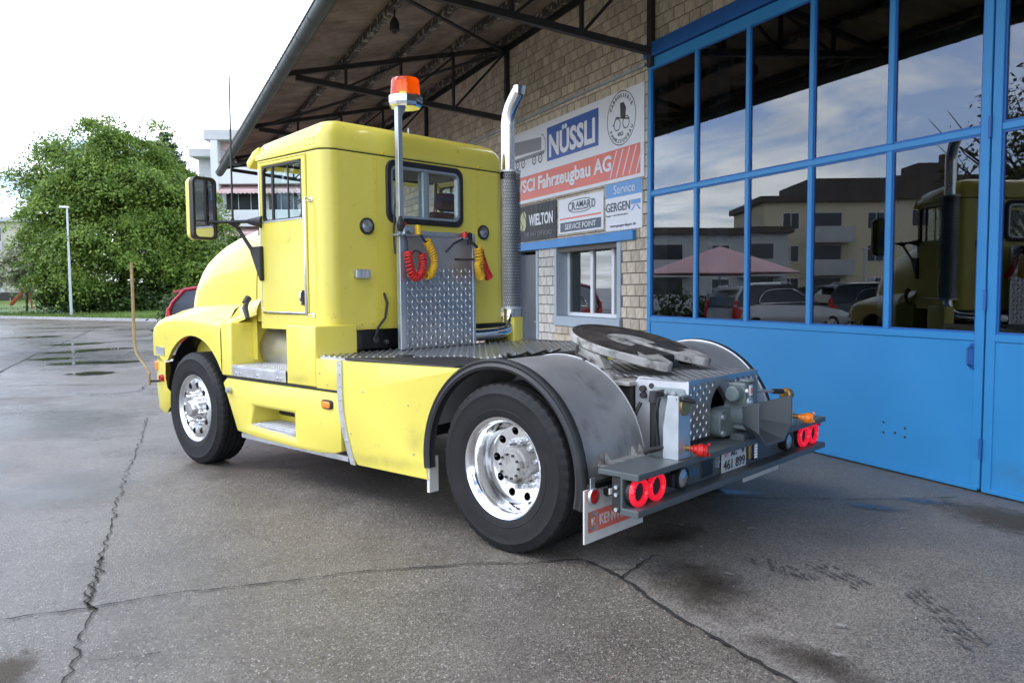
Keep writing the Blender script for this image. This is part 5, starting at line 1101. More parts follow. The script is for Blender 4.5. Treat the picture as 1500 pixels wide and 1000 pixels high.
# doors
def door(s):
    x0, x1, z0, z1 = DO; g = .008; zs = 2.185; w0, w1 = 2.31, 2.91; zw = 2.655
    b = MB(); ys = sorted((s*(CY-.03), s*(CY+.012)))
    b.box(x0+g, x1-g, ys[0], ys[1], z0+g, zs).box(x0+g, w0, ys[0], ys[1], zs, z1-g).box(w1, x1-g, ys[0], ys[1], zs, z1-g).box(w0, w1, ys[0], ys[1], zw, z1-g)
    d = b.build('door', M['yellow'], TR, smooth=30, bevel=.006)
    b = MB(); b.tube([(x0+g+.01, s*(CY+.012), z0+g+.03), (x0+g+.04, s*(CY+.013), z0+g+.008), (x1-g-.04, s*(CY+.013), z0+g+.008), (x1-g-.005, s*(CY+.013), z0+g+.05), (x1-g-.005, s*(CY+.013), z1-.06)], .008, 6); b.build('door_seal', M['alu'], d)
    MB().box(w0, w1, s*CY-.03, s*CY-.02, zs, zw).build('gasket', M['rubber'], d, smooth=0) if False else None
    fx = lambda p, y: (p[0], y, p[1])
    frame_loop(rrect(w0, w1, zs, zw, .05), rrect(w0+.02, w1-.02, zs+.018, zw-.018, .04), min(s*(CY-.02), s*(CY+.006)), max(s*(CY-.02), s*(CY+.006)), fx).build('gasket', M['rubber'], d, smooth=40)
    MB().box(w1-.17, w1-.145, min(s*(CY-.012), s*(CY+.004)), max(s*(CY-.012), s*(CY+.004)), zs+.015, zw-.015).build('divider', M['rubber'], d, smooth=0)
    MB().box(w0+.21, w0+.222, min(s*(CY-.012), s*(CY-.002)), max(s*(CY-.012), s*(CY-.002)), zs+.015, zw-.015).build('divider', M['rubber'], d, smooth=0)
    MB().box(w0+.01, w1-.01, s*(CY-.012)-.002, s*(CY-.012)+.002, zs+.01, zw-.01).build('pane', M['cabglass'], d, smooth=0)
    MB().box(w0-.01, w1+.01, s*(CY+.012)-.004, s*(CY+.012)+.004, zs-.004, zs+.008).build('sill', M['galv'], d, smooth=0)
    MB().box(x0+.045, x0+.09, min(s*(CY+.012), s*(CY+.028)), max(s*(CY+.012), s*(CY+.028)), 1.49, 1.61).build('handle', M['black'], d, smooth=0, bevel=.006)
    MB().tube([(x0+.067, s*(CY+.03), 1.51), (x0+.067, s*(CY+.045), 1.53), (x0+.067, s*(CY+.045), 1.58), (x0+.067, s*(CY+.03), 1.60)], .007, 6).build('handle', M['chrome'], d)
    # grab rail behind the door
    gr = MB().tube([(2.20, s*(CY+.005), 2.33), (2.20, s*(CY+.055), 2.33), (2.20, s*(CY+.06), 2.31), (2.20, s*(CY+.06), 1.43), (2.20, s*(CY+.055), 1.41), (2.20, s*(CY+.005), 1.41)], .013, 10).build('grab_rail', M['chrome'], TR)
    for z in (2.33, 1.41): MB().box(2.165, 2.235, min(s*CY, s*(CY+.012)), max(s*CY, s*(CY+.012)), z-.02, z+.02).build('foot', M['chrome'], gr, smooth=0, bevel=.004)
    # mirror arm, mirror, hood latch
    ma = bpy.data.objects.new('mirror_arm', None)
    arm = MB().tube([(2.96, s*1.03, 2.19), (3.02, s*1.08, 2.20), (3.16, s*1.28, 2.19), (3.22, s*1.37, 2.19)], [.018, .016, .014, .014], 8).tube([(2.97, s*1.03, 1.90), (3.03, s*1.07, 1.95), (3.13, s*1.17, 2.18)], [.022, .018, .015], 8).build('mirror_arm', M['black'], TR)
    MB().cyl((2.92, s*1.03, 2.19), (3.04, s*1.10, 2.20), .055, .02, 14).build('boot', M['rubber'], arm); MB().prism([(2.90, 1.69), (2.915, 1.69), (3.055, 1.93), (3.06, 1.985), (2.90, 1.985)], s*1.03, s*1.08, lambda a, q, d: (a, d, q)).build('bracket', M['black'], arm, smooth=0, bevel=.015)
    MB().cyl((3.10, s*1.15, 2.16), (3.14, s*1.21, 2.20), .03, .03, 10).build('clamp', M['black'], arm)
    # mirror faces rearward (-x), slightly towards the driver
    Mm = Matrix.Translation((3.22, s*1.41, 2.30)) @ Matrix.Rotation(s*R(6), 4, 'Z')
    hs = MB(Mm); hs.prism(rrect(-.11, .11, -.26, .26, .05), .0, .085, lambda a, q, d: (d, s*a, q)); mh = hs.build('mirror', M['yellow'], TR, smooth=40, bevel=.02, seg=2)
    q = MB(Mm); n_ = rrect(-.112, .112, -.262, .262, .05); i_ = rrect(-.09, .09, -.238, .238, .035)
    V = [(x, s*p[0], p[1]) for x, L_ in ((-.035, n_), (-.035, i_), (.02, n_), (-.015, i_)) for p in L_]; nn = len(n_); fs = []
    for k in range(nn): j = (k+1) % nn; fs += [(k, j, nn+j, nn+k), (k, 2*nn+k, 2*nn+j, j), (nn+k, nn+j, 3*nn+j, 3*nn+k)]
    q.add(V, fs).build('rim', M['black'], mh, smooth=40)
    MB(Mm).box(-.018, -.010, -.088, .088, -.10, .236).build('glass', M['mirror'], mh, smooth=0); MB(Mm).box(-.022, -.010, -.088, .088, -.236, -.11).build('glass', M['mirror'], mh, smooth=0)
    MB(Mm).box(-.02, -.008, -.09, .09, -.11, -.10).build('glass_divider', M['black'], mh, smooth=0)
    if s > 0: MB().tube([(3.13, 1.19, 2.17), (3.13, 1.19, 2.75), (3.12, 1.19, 3.42)], [.010, .008, .006], 6).build('aerial', M['black'], TR)
    la = MB(); la.tube([(3.09, s*1.10, 1.52), (3.06, s*1.14, 1.46), (3.0, s*1.15, 1.37)], [.02, .026, .018], 8); la.tube([(3.1, s*1.08, 1.55), (3.09, s*1.12, 1.50)], .03, 8); la.build('hood_latch', M['rubber'], TR)
door(1); door(-1)
# windscreen and interior
ws = MB(); ws.add([(3.02, CY-.08, 2.12), (3.02, -CY+.08, 2.12), (2.95, -CY+.10, 2.74), (2.95, CY-.10, 2.74)], [(0, 1, 2, 3)]); ws.build('windscreen', M['cabglass'], TR, smooth=0, fix=False)
for s in (1, -1):
    MB().tube([(3.0, s*(CY-.025), 2.08), (2.95, s*(CY-.025), 2.72)], .022, 8).build('windscreen_pillar', M['cabin'], TR)
    st = MB(); st.box(2.2, 2.32, s*.5-.22, s*.5+.22, 1.7, 2.32).box(2.2, 2.65, s*.5-.24, s*.5+.24, 1.6, 1.75); so = st.build('seat', M['seat'], TR, smooth=30, bevel=.04, seg=2); MB().box(2.2, 2.28, s*.5-.13, s*.5+.13, 2.33, 2.5).build('headrest', M['seat'], so, smooth=30, bevel=.03, seg=2)
MB().box(2.82, 2.96, -.9, .9, 1.6, 2.12).build('dashboard', M['cabin'], TR, smooth=0, bevel=.03); MB().lathe([(.2, 0), (.215, .015), (.23, 0), (.215, -.015)], 30, Matrix.Translation((2.72, .48, 2.05)) @ Matrix.Rotation(R(60), 4, 'Z') @ Matrix.Rotation(R(0), 4, 'X'), closed=True).build('steering_wheel', M['rubber'], TR)
MB().box(2.05, 2.9, -.95, .95, 2.69, 2.70).build('headliner', M['cabin'], TR, smooth=0)
MB().box(2.06, 2.07, -.10, .02, 2.22, 2.64).build('curtain', M['curtain'], TR, smooth=0)
# underside behind the cab
MB().box(1.96, 2.9, -.74, .74, 1.13, 1.28).box(1.96, 2.33, -.98, .98, 1.13, 1.28).build('cab_floor', M['black'], TR, smooth=0)
b = MB(); b.box(1.98, 2.05, .42, .68, 1.15, 1.26).cyl((1.94, .60, 1.20), (1.98, .60, 1.20), .03).cyl((1.92, .50, 1.18), (1.98, .50, 1.18), .02); b.build('cab_mount', M['iron'], TR, smooth=0, bevel=.006)
b = MB(); b.tube([(2.0, .47, 1.58), (1.96, .47, 1.50), (1.95, .50, 1.38), (1.97, .56, 1.30), (1.94, .62, 1.22)], .011, 8); b.build('cable', M['rubber'], TR)
# lamps on the rear wall
for (y, z, k) in ((.64, 2.125, 0), (-.71, 2.135, 1)):
    L_ = MB().lathe([(.0, .0), (.068, .0), (.068, .018), (.056, .026), (.056, .02)], 28, Matrix.Translation((CX0, y, z)) @ Matrix.Rotation(R(90), 4, 'Z')).build('work_lamp', M['rubber'], TR)
    MB().lathe([(.057, .018), (.04, .03), (.0, .034)], 28, Matrix.Translation((CX0, y, z)) @ Matrix.Rotation(R(90), 4, 'Z')).build('lens', M['lamp_lens'], L_)
b = MB().box(CX0-.05, CX0, .64, .78, 1.70, 1.775); b.build('small_lamp', M['galv'], TR, smooth=0, bevel=.012, seg=2)
for y in (.67, .71, .75): MB().box(CX0-.054, CX0-.048, y-.012, y+.012, 1.71, 1.765).build('lamp_rib', M['alu_white'], TR, smooth=0)
MB().tube([(2.5, -.25, 2.95), (2.5, -.25, 3.10)], [.012, .006], 8).build('roof_aerial', M['galv'], TR)
for x_, y_ in ((2.62, .75), (2.75, -.75)): MB().cyl((x_, y_, 2.90), (x_, y_, 2.945), .035, .02, 12).build('roof_vent', M['yellow'], TR)
# ---- headboard and beacon
HB = 1.85
hb = MB().box(HB, HB+.01, -.45, .40, 1.115, 2.10).build('headboard', M['steel'], TR, smooth=0)
frb = MB(); frb.box(HB-.012, HB, -.45, -.415, 1.115, 2.10).box(HB-.012, HB, .365, .40, 1.115, 2.10).box(HB-.012, HB, -.415, .365, 2.06, 2.10); frb.build('edge_frame', M['galv'], hb, smooth=0, bevel=.003)
tp_ = MB().box(HB-.006, HB, -.415, .365, 1.13, 1.80).build('tread_panel', M['tread'], hb, smooth=0)
def lozenges(b, n0, n1, d0, d1, place, l=.030, w=.011, h=.003, pit=.036):   # herringbone raised bars on a plane
    i = 0; u = n0+.02
    while u < n1-.015:
        j = 0; v = d0+.02
        while v < d1-.015:
            a = R(45) if (i+j) % 2 else R(-45); c, s_ = math.cos(a), math.sin(a)
            pt = lambda p, q, k: place(u+p*c-q*s_, v+p*s_+q*c, k)
            b.add([pt(-l*.5, 0, 0), pt(0, -w*.5, 0), pt(l*.5, 0, 0), pt(0, w*.5, 0), pt(-l*.28, 0, h), pt(l*.28, 0, h)], [(0, 1, 4), (1, 5, 4), (1, 2, 5), (2, 3, 5), (3, 4, 5), (3, 0, 4)])
            v += pit; j += 1
        u += pit; i += 1
b = MB(); lozenges(b, -.41, .36, 1.13, 1.79, lambda u, v, k: (HB-.0062-k, u, v), .060, .030, .007, .052); b.build('tread', M['tread'], tp_, smooth=0, fix=False, kind='stuff')
pole = MB().box(HB-.045, HB+.0, .405, .455, 1.115, 3.09).build('beacon_pole', M['galv'], TR, smooth=0, bevel=.004)
BX, BY = HB-.02, .35
MB().prism([(.42, 3.09), (.42, 2.98), (.36, 3.09)], BX-.02, BX+.02, lambda a, q, d: (d, a, q)).build('bracket', M['galv'], pole, smooth=0)
bc = MB().lathe([(0, 3.085), (.12, 3.085), (.135, 3.10), (.14, 3.12), (.14, 3.165), (.125, 3.18), (0, 3.18)], 16, Matrix.Translation((BX, BY, 0)) @ Matrix.Rotation(R(90), 4, 'X') @ Matrix.Scale(1, 4)).build('beacon', M['white'], TR, smooth=30)
bc.data.materials[0] = M['chrome']
def zl(prof, n, M_): # lathe about z
    b = MB(); vs = [(r*math.cos(2*math.pi*i/n), r*math.sin(2*math.pi*i/n), h) for i in range(n) for r, h in prof]; m = len(prof)
    return b.add(vs, [(i*m+k, i*m+k+1, ((i+1) % n)*m+k+1, ((i+1) % n)*m+k) for i in range(n) for k in range(m-1)], M_)
bc.data.clear_geometry(); tmp = zl([(0, 3.085), (.12, 3.085), (.135, 3.10), (.142, 3.12), (.142, 3.175), (.125, 3.185), (0, 3.185)], 10, Matrix.Translation((BX, BY, 0))); bc.data.from_pydata(tmp.v, [], tmp.f)
zl([(.120, 3.187), (.120, 3.20), (.115, 3.30), (.107, 3.318), (.085, 3.324), (0, 3.326)], 32, Matrix.Translation((BX, BY, 0))).build('dome', M['dome'], bc, smooth=40)
zl([(.03, 3.187), (.03, 3.22), (.02, 3.23), (.02, 3.25), (.035, 3.265), (.038, 3.29), (.02, 3.30), (0, 3.305)], 16, Matrix.Translation((BX+.01, BY+.02, 0))).build('bulb', mat('amber_bulb', (.9, .45, .05), .3, emit=(1, .5, .05), estr=4), bc)
MB().grid([[(BX+.07*math.cos(a), BY+.07*math.sin(a), z) for a in np.linspace(R(20), R(150), 10)] for z in (3.21, 3.30)]).build('reflector', M['chrome'], bc, smooth=60, fix=False)
MB().tube([(BX+.02, .42, 2.9), (BX+.03, .43, 2.55), (BX+.04, .455, 2.2), (BX+.03, .47, 2.08), (BX+.03, .46, 1.9)], .008, 6).build('cable', M['rubber'], TR)
MB().tube([(BX-.05, .465, 2.20), (BX-.06, .47, 2.13), (BX-.05, .47, 2.08)], [.012, .035, .02], 8).build('plug', M['rubber'], TR)
# ---- air hoses
def coil(path, name, m, turns, rc=.030, rt=.0085):
    P = [Vector(p) for p in path]; pts = []
    n = len(P)
    def cr(t):
        t = min(max(t, 0), n-1.0001); i = int(t); f = t-i; p0, p1, p2, p3 = P[max(i-1, 0)], P[i], P[min(i+1, n-1)], P[min(i+2, n-1)]
        return .5*((2*p1)+(p2-p0)*f+(2*p0-5*p1+4*p2-p3)*f*f+(3*p1-p0-3*p2+p3)*f**3)
    K = turns*12; nv = Vector((1, 0, 0))
    for k in range(K+1):
        t = (n-1)*k/K; c = cr(t); tg = (cr(t+.02)-cr(t-.02)).normalized(); u = (nv-tg*nv.dot(tg)).normalized(); v = tg.cross(u); a = 2*math.pi*k/12
        pts.append(c+(u*math.cos(a)+v*math.sin(a))*rc)
    return MB().tube(pts, rt, 6).build(name, m, TR, smooth=60)
coil([(1.74, .42, 1.915), (1.74, .415, 1.84), (1.74, .39, 1.745), (1.74, .34, 1.71), (1.74, .285, 1.745), (1.74, .262, 1.82), (1.74, .278, 1.90)], 'air_hose', M['red'], 21, .031, .0085)
coil([(1.76, .20, 2.01), (1.76, .16, 1.95), (1.76, .125, 1.87), (1.76, .13, 1.79), (1.76, .17, 1.735), (1.76, .215, 1.725)], 'air_hose', M['yel_hose'], 19, .031, .0085)
coil([(1.72, -.36, 1.97), (1.72, -.375, 1.86), (1.72, -.38, 1.76), (1.72, -.40, 1.715)], 'air_hose', M['yel_hose'], 13, .034, .0085)
coil([(1.70, -.335, 1.84), (1.70, -.345, 1.77), (1.70, -.39, 1.705)], 'air_hose', M['yel_hose'], 10, .026, .0075)
coil([(1.76, -.42, 1.95), (1.76, -.46, 1.85), (1.76, -.50, 1.77), (1.76, -.545, 1.71)], 'air_hose', M['red'], 13, .032, .0085)
for pts in ([(1.78, .43, 2.06), (1.76, .42, 2.0), (1.745, .43, 1.93)], [(1.78, .27, 2.08), (1.76, .25, 2.04), (1.76, .22, 2.005), (1.76, .20, 2.0)], [(1.78, -.30, 2.06), (1.74, -.33, 2.0), (1.72, -.36, 1.97)], [(1.8, -.31, 2.05), (1.77, -.38, 2.0), (1.76, -.42, 1.96)], [(1.78, -.24, 2.05), (1.80, -.14, 2.0), (1.83, -.08, 1.93)], [(1.74, -.33, 1.87), (1.78, -.25, 1.865), (1.83, -.18, 1.87)], [(1.745, .275, 1.91), (1.78, .31, 1.93), (1.83, .33, 1.90)]):
    MB().tube(pts, .010, 8).build('hose_tail', M['rubber'], TR)
cb = MB(); cb.box(1.77, 1.86, .24, .50, 2.045, 2.06); cpl = cb.build('coupling_bracket', M['galv'], TR, smooth=0, bevel=.003)
MB().cyl((1.79, .42, 2.06), (1.79, .42, 2.13), .025, n=12).cyl((1.75, .37, 2.10), (1.82, .37, 2.10), .03, n=14).build('coupling_head', M['galv'], cpl, smooth=30); MB().cyl((1.78, .28, 2.06), (1.78, .28, 2.14), .03, .024, 12).build('coupling_head', M['yel_hose'], cpl, smooth=30); MB().cyl((1.79, .43, 2.13), (1.79, .43, 2.155), .028, n=12).build('cap', M['red'], cpl, smooth=30)
cb = MB(); cb.box(1.77, 1.86, -.36, -.24, 2.045, 2.06); cpl = cb.build('coupling_bracket', M['galv'], TR, smooth=0, bevel=.003)
MB().cyl((1.79, -.33, 2.0), (1.79, -.33, 2.10), .026, n=12).cyl((1.75, -.30, 2.08), (1.82, -.30, 2.08), .024, n=12).build('coupling_head', M['iron'], cpl, smooth=30); MB().cyl((1.79, -.27, 2.06), (1.79, -.27, 2.11), .03, .02, 12).build('cap', M['red'], cpl, smooth=30)
# ---- exhaust stack on the right
EX, EY = 2.03, -1.10; M['shield'] = mat('perforated_metal', (.22, .22, .22), .5, .7, var=.2, vs=6)
M['sooty'] = mat('sooty_pipe', (.16, .15, .14), .6, .4, var=.3, vs=9)
st = MB().tube([(EX, EY, 2.72), (EX, EY, 3.18), (EX-.012, EY-.0, 3.27), (EX-.05, EY-.0, 3.36), (EX-.10, EY, 3.43), (EX-.135, EY, 3.475)], [.066]*6, 24, caps=False).build('exhaust_stack', M['chrome'], TR, smooth=60)
cut = MB().grid([[(EX-.135-.054*q*(1+.9*math.cos(a+.5))*.5+.066*math.cos(a)*.86-.0*q, EY+.066*math.sin(a), 3.475+.066*math.cos(a)*.5+.075*q*(1-math.cos(a))*.5+.012*q) for a in np.linspace(0, 2*math.pi, 25)] for q in (0, .5, 1)]).build('tip', M['chrome'], st, smooth=60)
MB().cyl((EX, EY, 2.66), (EX, EY, 2.75), .076, n=24).build('clamp', M['iron'], st, smooth=40)
MB().cyl((EX, EY, 1.44), (EX, EY, 2.66), .092, n=28).build('muffler', M['alu_white'], st, smooth=40)
sh = MB(); nz_, na = 46, 20; r_ = .118
for i in range(nz_):
    z0 = 1.43+i*.0283; z1 = z0+.0283
    for j in range(na):
        stg = .25 if i % 2 else -.25; da_ = R(215)/na; a0 = R(112)+da_*(j+stg); a1 = a0+da_; am = (a0+a1)/2; zm = (z0+z1)/2; ha = (a1-a0)*.34; hz = .0100
        bd = [(a0, z0), ((a0+a1)/2, z0), (a1, z0), (a1, zm), (a1, z1), ((a0+a1)/2, z1), (a0, z1), (a0, zm)]
        V = [(EX+r_*math.cos(a), EY+r_*math.sin(a), z) for a, z in bd]+[(EX+r_*math.cos(am+ha*math.cos(q)), EY+r_*math.sin(am+ha*math.cos(q)), zm+hz*math.sin(q)) for q in [R(v) for v in (225, 270, 315, 0, 45, 90, 135, 180)]]
        sh.add(V, [(q, (q+1) % 8, 8+(q+1) % 8, 8+q) for q in range(8)])
sh.build('heat_shield', M['shield'], st, smooth=30, fix=False)
frm = MB(); frm.tube([(EX+.118*math.cos(R(40)), EY+.118*math.sin(R(40)), 1.42), (EX+.118*math.cos(R(40)), EY+.118*math.sin(R(40)), 2.74)], .010, 6)
for z in (1.425, 2.735): frm.lathe([(.114, -.01), (.122, -.01), (.122, .01), (.114, .01)], 28, Matrix.Translation((EX, EY, z)) @ Matrix.Rotation(R(90), 4, 'X'), closed=True)
frm.build('shield_frame', M['alu_white'], st)
MB().tube([(EX, EY, 1.46), (EX, EY, 1.37), (2.022, -1.085, 1.30), (2.0, -1.045, 1.24), (1.97, -.98, 1.205), (1.94, -.88, 1.195), (1.91, -.7, 1.19), (1.90, -.42, 1.19)], .058, 20).build('exhaust_pipe', M['chrome'], TR, smooth=60)
MB().tube([(2.12, -1.02, 1.42), (2.12, -1.02, 2.74)], .02, 8).build('stack_post', M['iron'], TR)
# ---- deck
dk = MB(); dk.prism([(2.0, -1.17), (2.0, 1.17), (1.62, 1.17), (.98, .56), (.74, .56), (.74, -.56), (1.0, -1.17)], 1.085, 1.105, lambda a, q, d: (a, q, d)); deck = dk.build('deck_plate', M['alu'], TR, smooth=0)
db = MB(); poly_ok = lambda x, y: (.75 < x < 1.99 and -1.16 < y < .55 and not (x < 1.0 and y < -.56-(x-.74)/.26*.6)) or (x < 1.99 and .55 <= y < 1.16 and x > .99+(y-.56)*1.03)
d1 = Vector((1, -1, 0)).normalized(); d2 = Vector((1, 1, 0)).normalized(); sp_ = .050
for i in range(-60, 90):
    run = None
    pts = []
    for k in range(-120, 160):
        p = d2*(i*sp_)+d1*(k*.02); ok = poly_ok(p.x, p.y)
        if ok and run is None: run = p
        if (not ok or (k % 9 == 8)) and run is not None:
            e = p-d1*.012; c = d2*.011; ctop = d2*.005
            if (e-run).length > .02:
                db.add([tuple(run-c+Vector((0, 0, 1.105))), tuple(run+c+Vector((0, 0, 1.105))), tuple(e+c+Vector((0, 0, 1.105))), tuple(e-c+Vector((0, 0, 1.105))), tuple(run-ctop+Vector((0, 0, 1.115))), tuple(run+ctop+Vector((0, 0, 1.115))), tuple(e+ctop+Vector((0, 0, 1.115))), tuple(e-ctop+Vector((0, 0, 1.115)))], [(4, 5, 6, 7), (0, 1, 5, 4), (1, 2, 6, 5), (2, 3, 7, 6), (3, 0, 4, 7)])
            run = p if ok else None
db.build('tread', M['alu'], deck, smooth=0, fix=False, kind='stuff')
MB().box(.735, 2.0, -1.19, -1.17, 1.02, 1.12).build('deck_edge', M['alu'], TR, smooth=0)
MB().prism([(1.60, 1.17), (.42, 1.17), (.62, .62), (.97, .57)], 1.092, 1.112, lambda a, q, d: (a, q, d)).build('rubber_mat', M['mat'], TR, smooth=0, bevel=.003)
MB().cyl((1.34, .80, 1.111), (1.34, .80, 1.117), .07, n=20).build('mat_hole', M['black'], TR)
for (x, y) in ((.78, .36), (.77, .2), (.76, .05), (.74, -.2)): MB().cyl((x, y, 1.105), (x, y, 1.125), .012, n=8).build('bolt', M['galv'], TR)
MB().box(.62, .80, -.55, .50, 1.0, 1.095).build('deck_crossbar', M['chassis'], TR, smooth=0, bevel=.01)
# coiled lines beside the deck end
for k in range(3): MB().tube([(.70+.05*k, .45-.25*k+.03*math.sin(j*.9), 1.11+.012*math.sin(j*1.3+k)) if False else (.72-.02*k+.012*math.sin(j*1.7), .40-.07*j, 1.115+.014*math.sin(j*2.1+k)) for j in range(10)], .009, 6).build('air_line', M['castwhite'] if k == 1 else M['rubber'], TR)
# ---- rear fenders
FC = (.02, .52)
def rear_fender(s):
    Rf = .655; A0, A1 = R(-8), R(186); yo, yi = 1.17, .58
    rows = []
    for a in np.linspace(R(18), A1, 48): rows.append([(FC[0]+r*math.cos(a), s*y, FC[1]+r*math.sin(a)) for r, y in ((Rf-.03, yo), (Rf, yo), (Rf+.002, (yo+yi)/2), (Rf, yi), (Rf-.03, yi), (Rf-.006, (yo+yi)/2))])
    fd = MB().grid(rows, closed=True); n = 6; fd.poly(rows[0]); fd.poly(rows[-1]); f = fd.build('rear_fender', M['steel'], TR, smooth=40)
    MB().tube([(FC[0]+(Rf+.002)*math.cos(a), s*(yi+.0), FC[1]+(Rf+.002)*math.sin(a)) for a in np.linspace(R(20), R(184), 40)], .005, 6).build('edge_roll', M['steel'], f)
    MB().tube([(FC[0]+(Rf+.004)*math.cos(a), s*(yo-.004), FC[1]+(Rf+.004)*math.sin(a)) for a in np.linspace(R(30), R(184), 40)], .007, 6).build('edge_roll', M['alu'], f)
    rows = []
    pr = [(Rf-.05, yo-.005), (Rf-.042, yo+.028), (Rf-.048, yo+.045), (Rf-.030, yo+.055), (Rf-.012, yo+.043), (Rf+.004, yo+.05), (Rf+.016, yo+.035), (Rf+.016, yo+.005), (Rf+.003, yo-.008), (Rf-.02, yo-.008)]
    for a in np.linspace(A0, R(193), 60): rows.append([(FC[0]+r*math.cos(a), s*y, FC[1]+r*math.sin(a)) for r, y in pr])
    tr = MB().grid(rows, closed=True); tr.poly(rows[0]); tr.poly(rows[-1]); tr.build('fender_trim', M['rubber'], TR, smooth=50)
    MB().box(.655, .68, s*1.15-.04, s*1.15+.04, .26, .50).build('front_flap', M['flap'], TR, smooth=0)
    # weld lugs at the rear end
    lg = MB()
    for y in (1.04, .985, .72, .64): lg.prism([(0, 0), (.05, .0), (.008, .055)], y-.006, y+.006, lambda a, q, d: (-.625-a, s*d, .615+q))
    lg.box(-.78, -.63, min(s*.62, s*1.06), max(s*.62, s*1.06), .60, .615); lg.build('fender_bracket', M['castwhite'], TR, smooth=0)
    # mud flap with print
    fl = MB().box(-.672, -.662, min(s*.66, s*1.24), max(s*.66, s*1.24), .20, .50).build('mud_flap', M['flap'], TR, smooth=0)
    MB().box(-.69, -.655, min(s*.66, s*1.2), max(s*.66, s*1.2), .50, .53).build('flap_bar', M['black'], fl, smooth=0)
    X = -.6725; L0 = s*.95+.26
    def rc(y1, y0, z0, z1, m, nm): MB().poly([(X-.0005, y1, z0), (X-.0005, y0, z0), (X-.0005, y0, z1), (X-.0005, y1, z1)]).build(nm, m, fl, smooth=0, fix=False)
    rc(L0, L0-.50, .255, .375, M['sign_red'], 'printed_field'); rc(L0-.006, L0-.094, .261, .369, M['flap'], 'printed_field')
    lettering('KENWORTH', M['flap'], fl, (X-.001, L0-.11, .283), (0, -1, 0), (0, 0, 1), .37, .062, .01)
    MB().poly([(X-.0015, L0-.05+.03*math.sin(t), .315+.036*math.cos(t)*(1 if math.cos(t) > 0 else .9)) for t in np.linspace(0, 2*math.pi, 7)[:-1]]).build('emblem', M['sign_red'], fl, smooth=0, fix=False); lettering('K', M['flap'], fl, (X-.002, L0-.033, .295), (0, -1, 0), (0, 0, 1), .034, .04, .004)
rear_fender(1); rear_fender(-1)
# ---- fifth wheel
FW = Matrix.Translation((-.15, 0, 1.24)) @ Matrix.Rotation(R(-14), 4, 'Y')
R5 = .435
out = [(R5*math.cos(a), R5*math.sin(a)) for a in np.linspace(R(-118), R(118), 44)]
outl = out+[(-.27, .375), (-.43, .32), (-.48, .275), (-.465, .20), (-.32, .115), (-.16, .065), (.0, .055)]+[(.055*math.cos(a), .055*math.sin(a)) for a in np.linspace(R(80), R(-80), 7)]+[(.0, -.055), (-.16, -.065), (-.32, -.115), (-.465, -.20), (-.48, -.275), (-.43, -.32), (-.27, -.375)]
b = MB(FW); b.prism(outl, -.055, 0, lambda a, q, d: (a, q, d)); fw5 = b.build('fifth_wheel', M['castwhite'], TR, smooth=30, bevel=.006)
gz = [(p[0]*.965, p[1]*.965) for p in out]
gre = gz+[(-.30, .36), (-.26, .10), (-.18, .06), (.0, .056)]+[(.056*math.cos(a), .056*math.sin(a)) for a in np.linspace(R(80), R(-80), 7)]+[(.0, -.056), (-.18, -.06), (-.26, -.10), (-.30, -.36)]
b = MB(FW); 
# greased ring: outer band with the pale centre left open
ring = []
for a in np.linspace(R(-130), R(130), 60): ring.append([(r*math.cos(a), r*math.sin(a), .003) for r in (.185, .32, .427)])
b.grid(ring); b.poly([(-.08, .062, .0034), (-.16, .075, .0034), (-.29, .12, .0034), (-.28, .26, .0034), (-.10, .20, .0034)]); b.poly([(-.08, -.062, .0034), (-.10, -.20, .0034), (-.28, -.26, .0034), (-.29, -.12, .0034), (-.16, -.075, .0034)]); b.build('grease_film', M['grease'], fw5, smooth=0, fix=False)
b = MB(FW); 
for r0 in (.36, .405): b.grid([[(r*math.cos(a), r*math.sin(a), z) for r, z in ((r0-.006, .0035), (r0, .007), (r0+.006, .0035))] for a in np.linspace(R(-125), R(125), 60)])
b.build('wear_ring', M['grease'], fw5, smooth=0, fix=False)
b = MB(FW); b.prism([(.0, .05), (-.30, .10), (-.30, -.10), (.0, -.05), (.06, 0)], -.09, -.016, lambda a, q, d: (a, q, d)); b.build('lock_jaw', M['chassis'], fw5, smooth=0, bevel=.01)
for s in (1, -1):
    b = MB(FW); b.prism([(-.05, -.06), (.10, -.06), (.14, -.13), (-.12, -.13)], s*.36, s*.44, lambda a, q, d: (a, d, q)); b.cyl((0.02, s*.34, -.11), (.02, s*.47, -.11), .03, n=14); b.build('pivot_ear', M['castwhite'], fw5, smooth=30)
    MB().prism([(-.32, 1.02), (.30, 1.02), (.16, 1.10), (.06, 1.14), (-.10, 1.14), (-.2, 1.10)], s*.33, s*.46, lambda a, q, d: (a, d, q)).build('pedestal', M['castwhite'], TR, smooth=0, bevel=.01)
    b = MB(); 
    for x, z in ((-.22, 1.07), (.2, 1.07), (-.05, 1.08)): b.cyl((x, s*.46, z), (x, s*.485, z), .022, n=6)
    b.build('pedestal_bolt', M['iron'], TR, smooth=0)
MB().box(-.48, .45, -.52, .52, .995, 1.02).build('mounting_plate', M['castwhite'], TR, smooth=0, bevel=.004)
b = MB(FW); b.tube([(.15, .42, -.06), (.05, .55, -.075), (-.05, .58, -.08)], .012, 8); b.build('release_handle', M['iron'], fw5)
# springs / airbag between rails and fender, cross member
b = MB(); b.cyl((-.68, .55, .60), (-.68, .55, .92), .028, n=16); sa = b.build('shock_absorber', M['black'], TR)
MB().cyl((-.68, .55, .92), (-.68, .55, .985), .036, .03, 14).cyl((-.68, .52, .965), (-.68, .44, .965), .022, n=10).build('mount', M['iron'], sa)
for s in (1, -1): MB().cyl((.62, s*.58, .62), (.62, s*.58, .92), .11, n=18).build('air_bag', M['rubber'], TR)
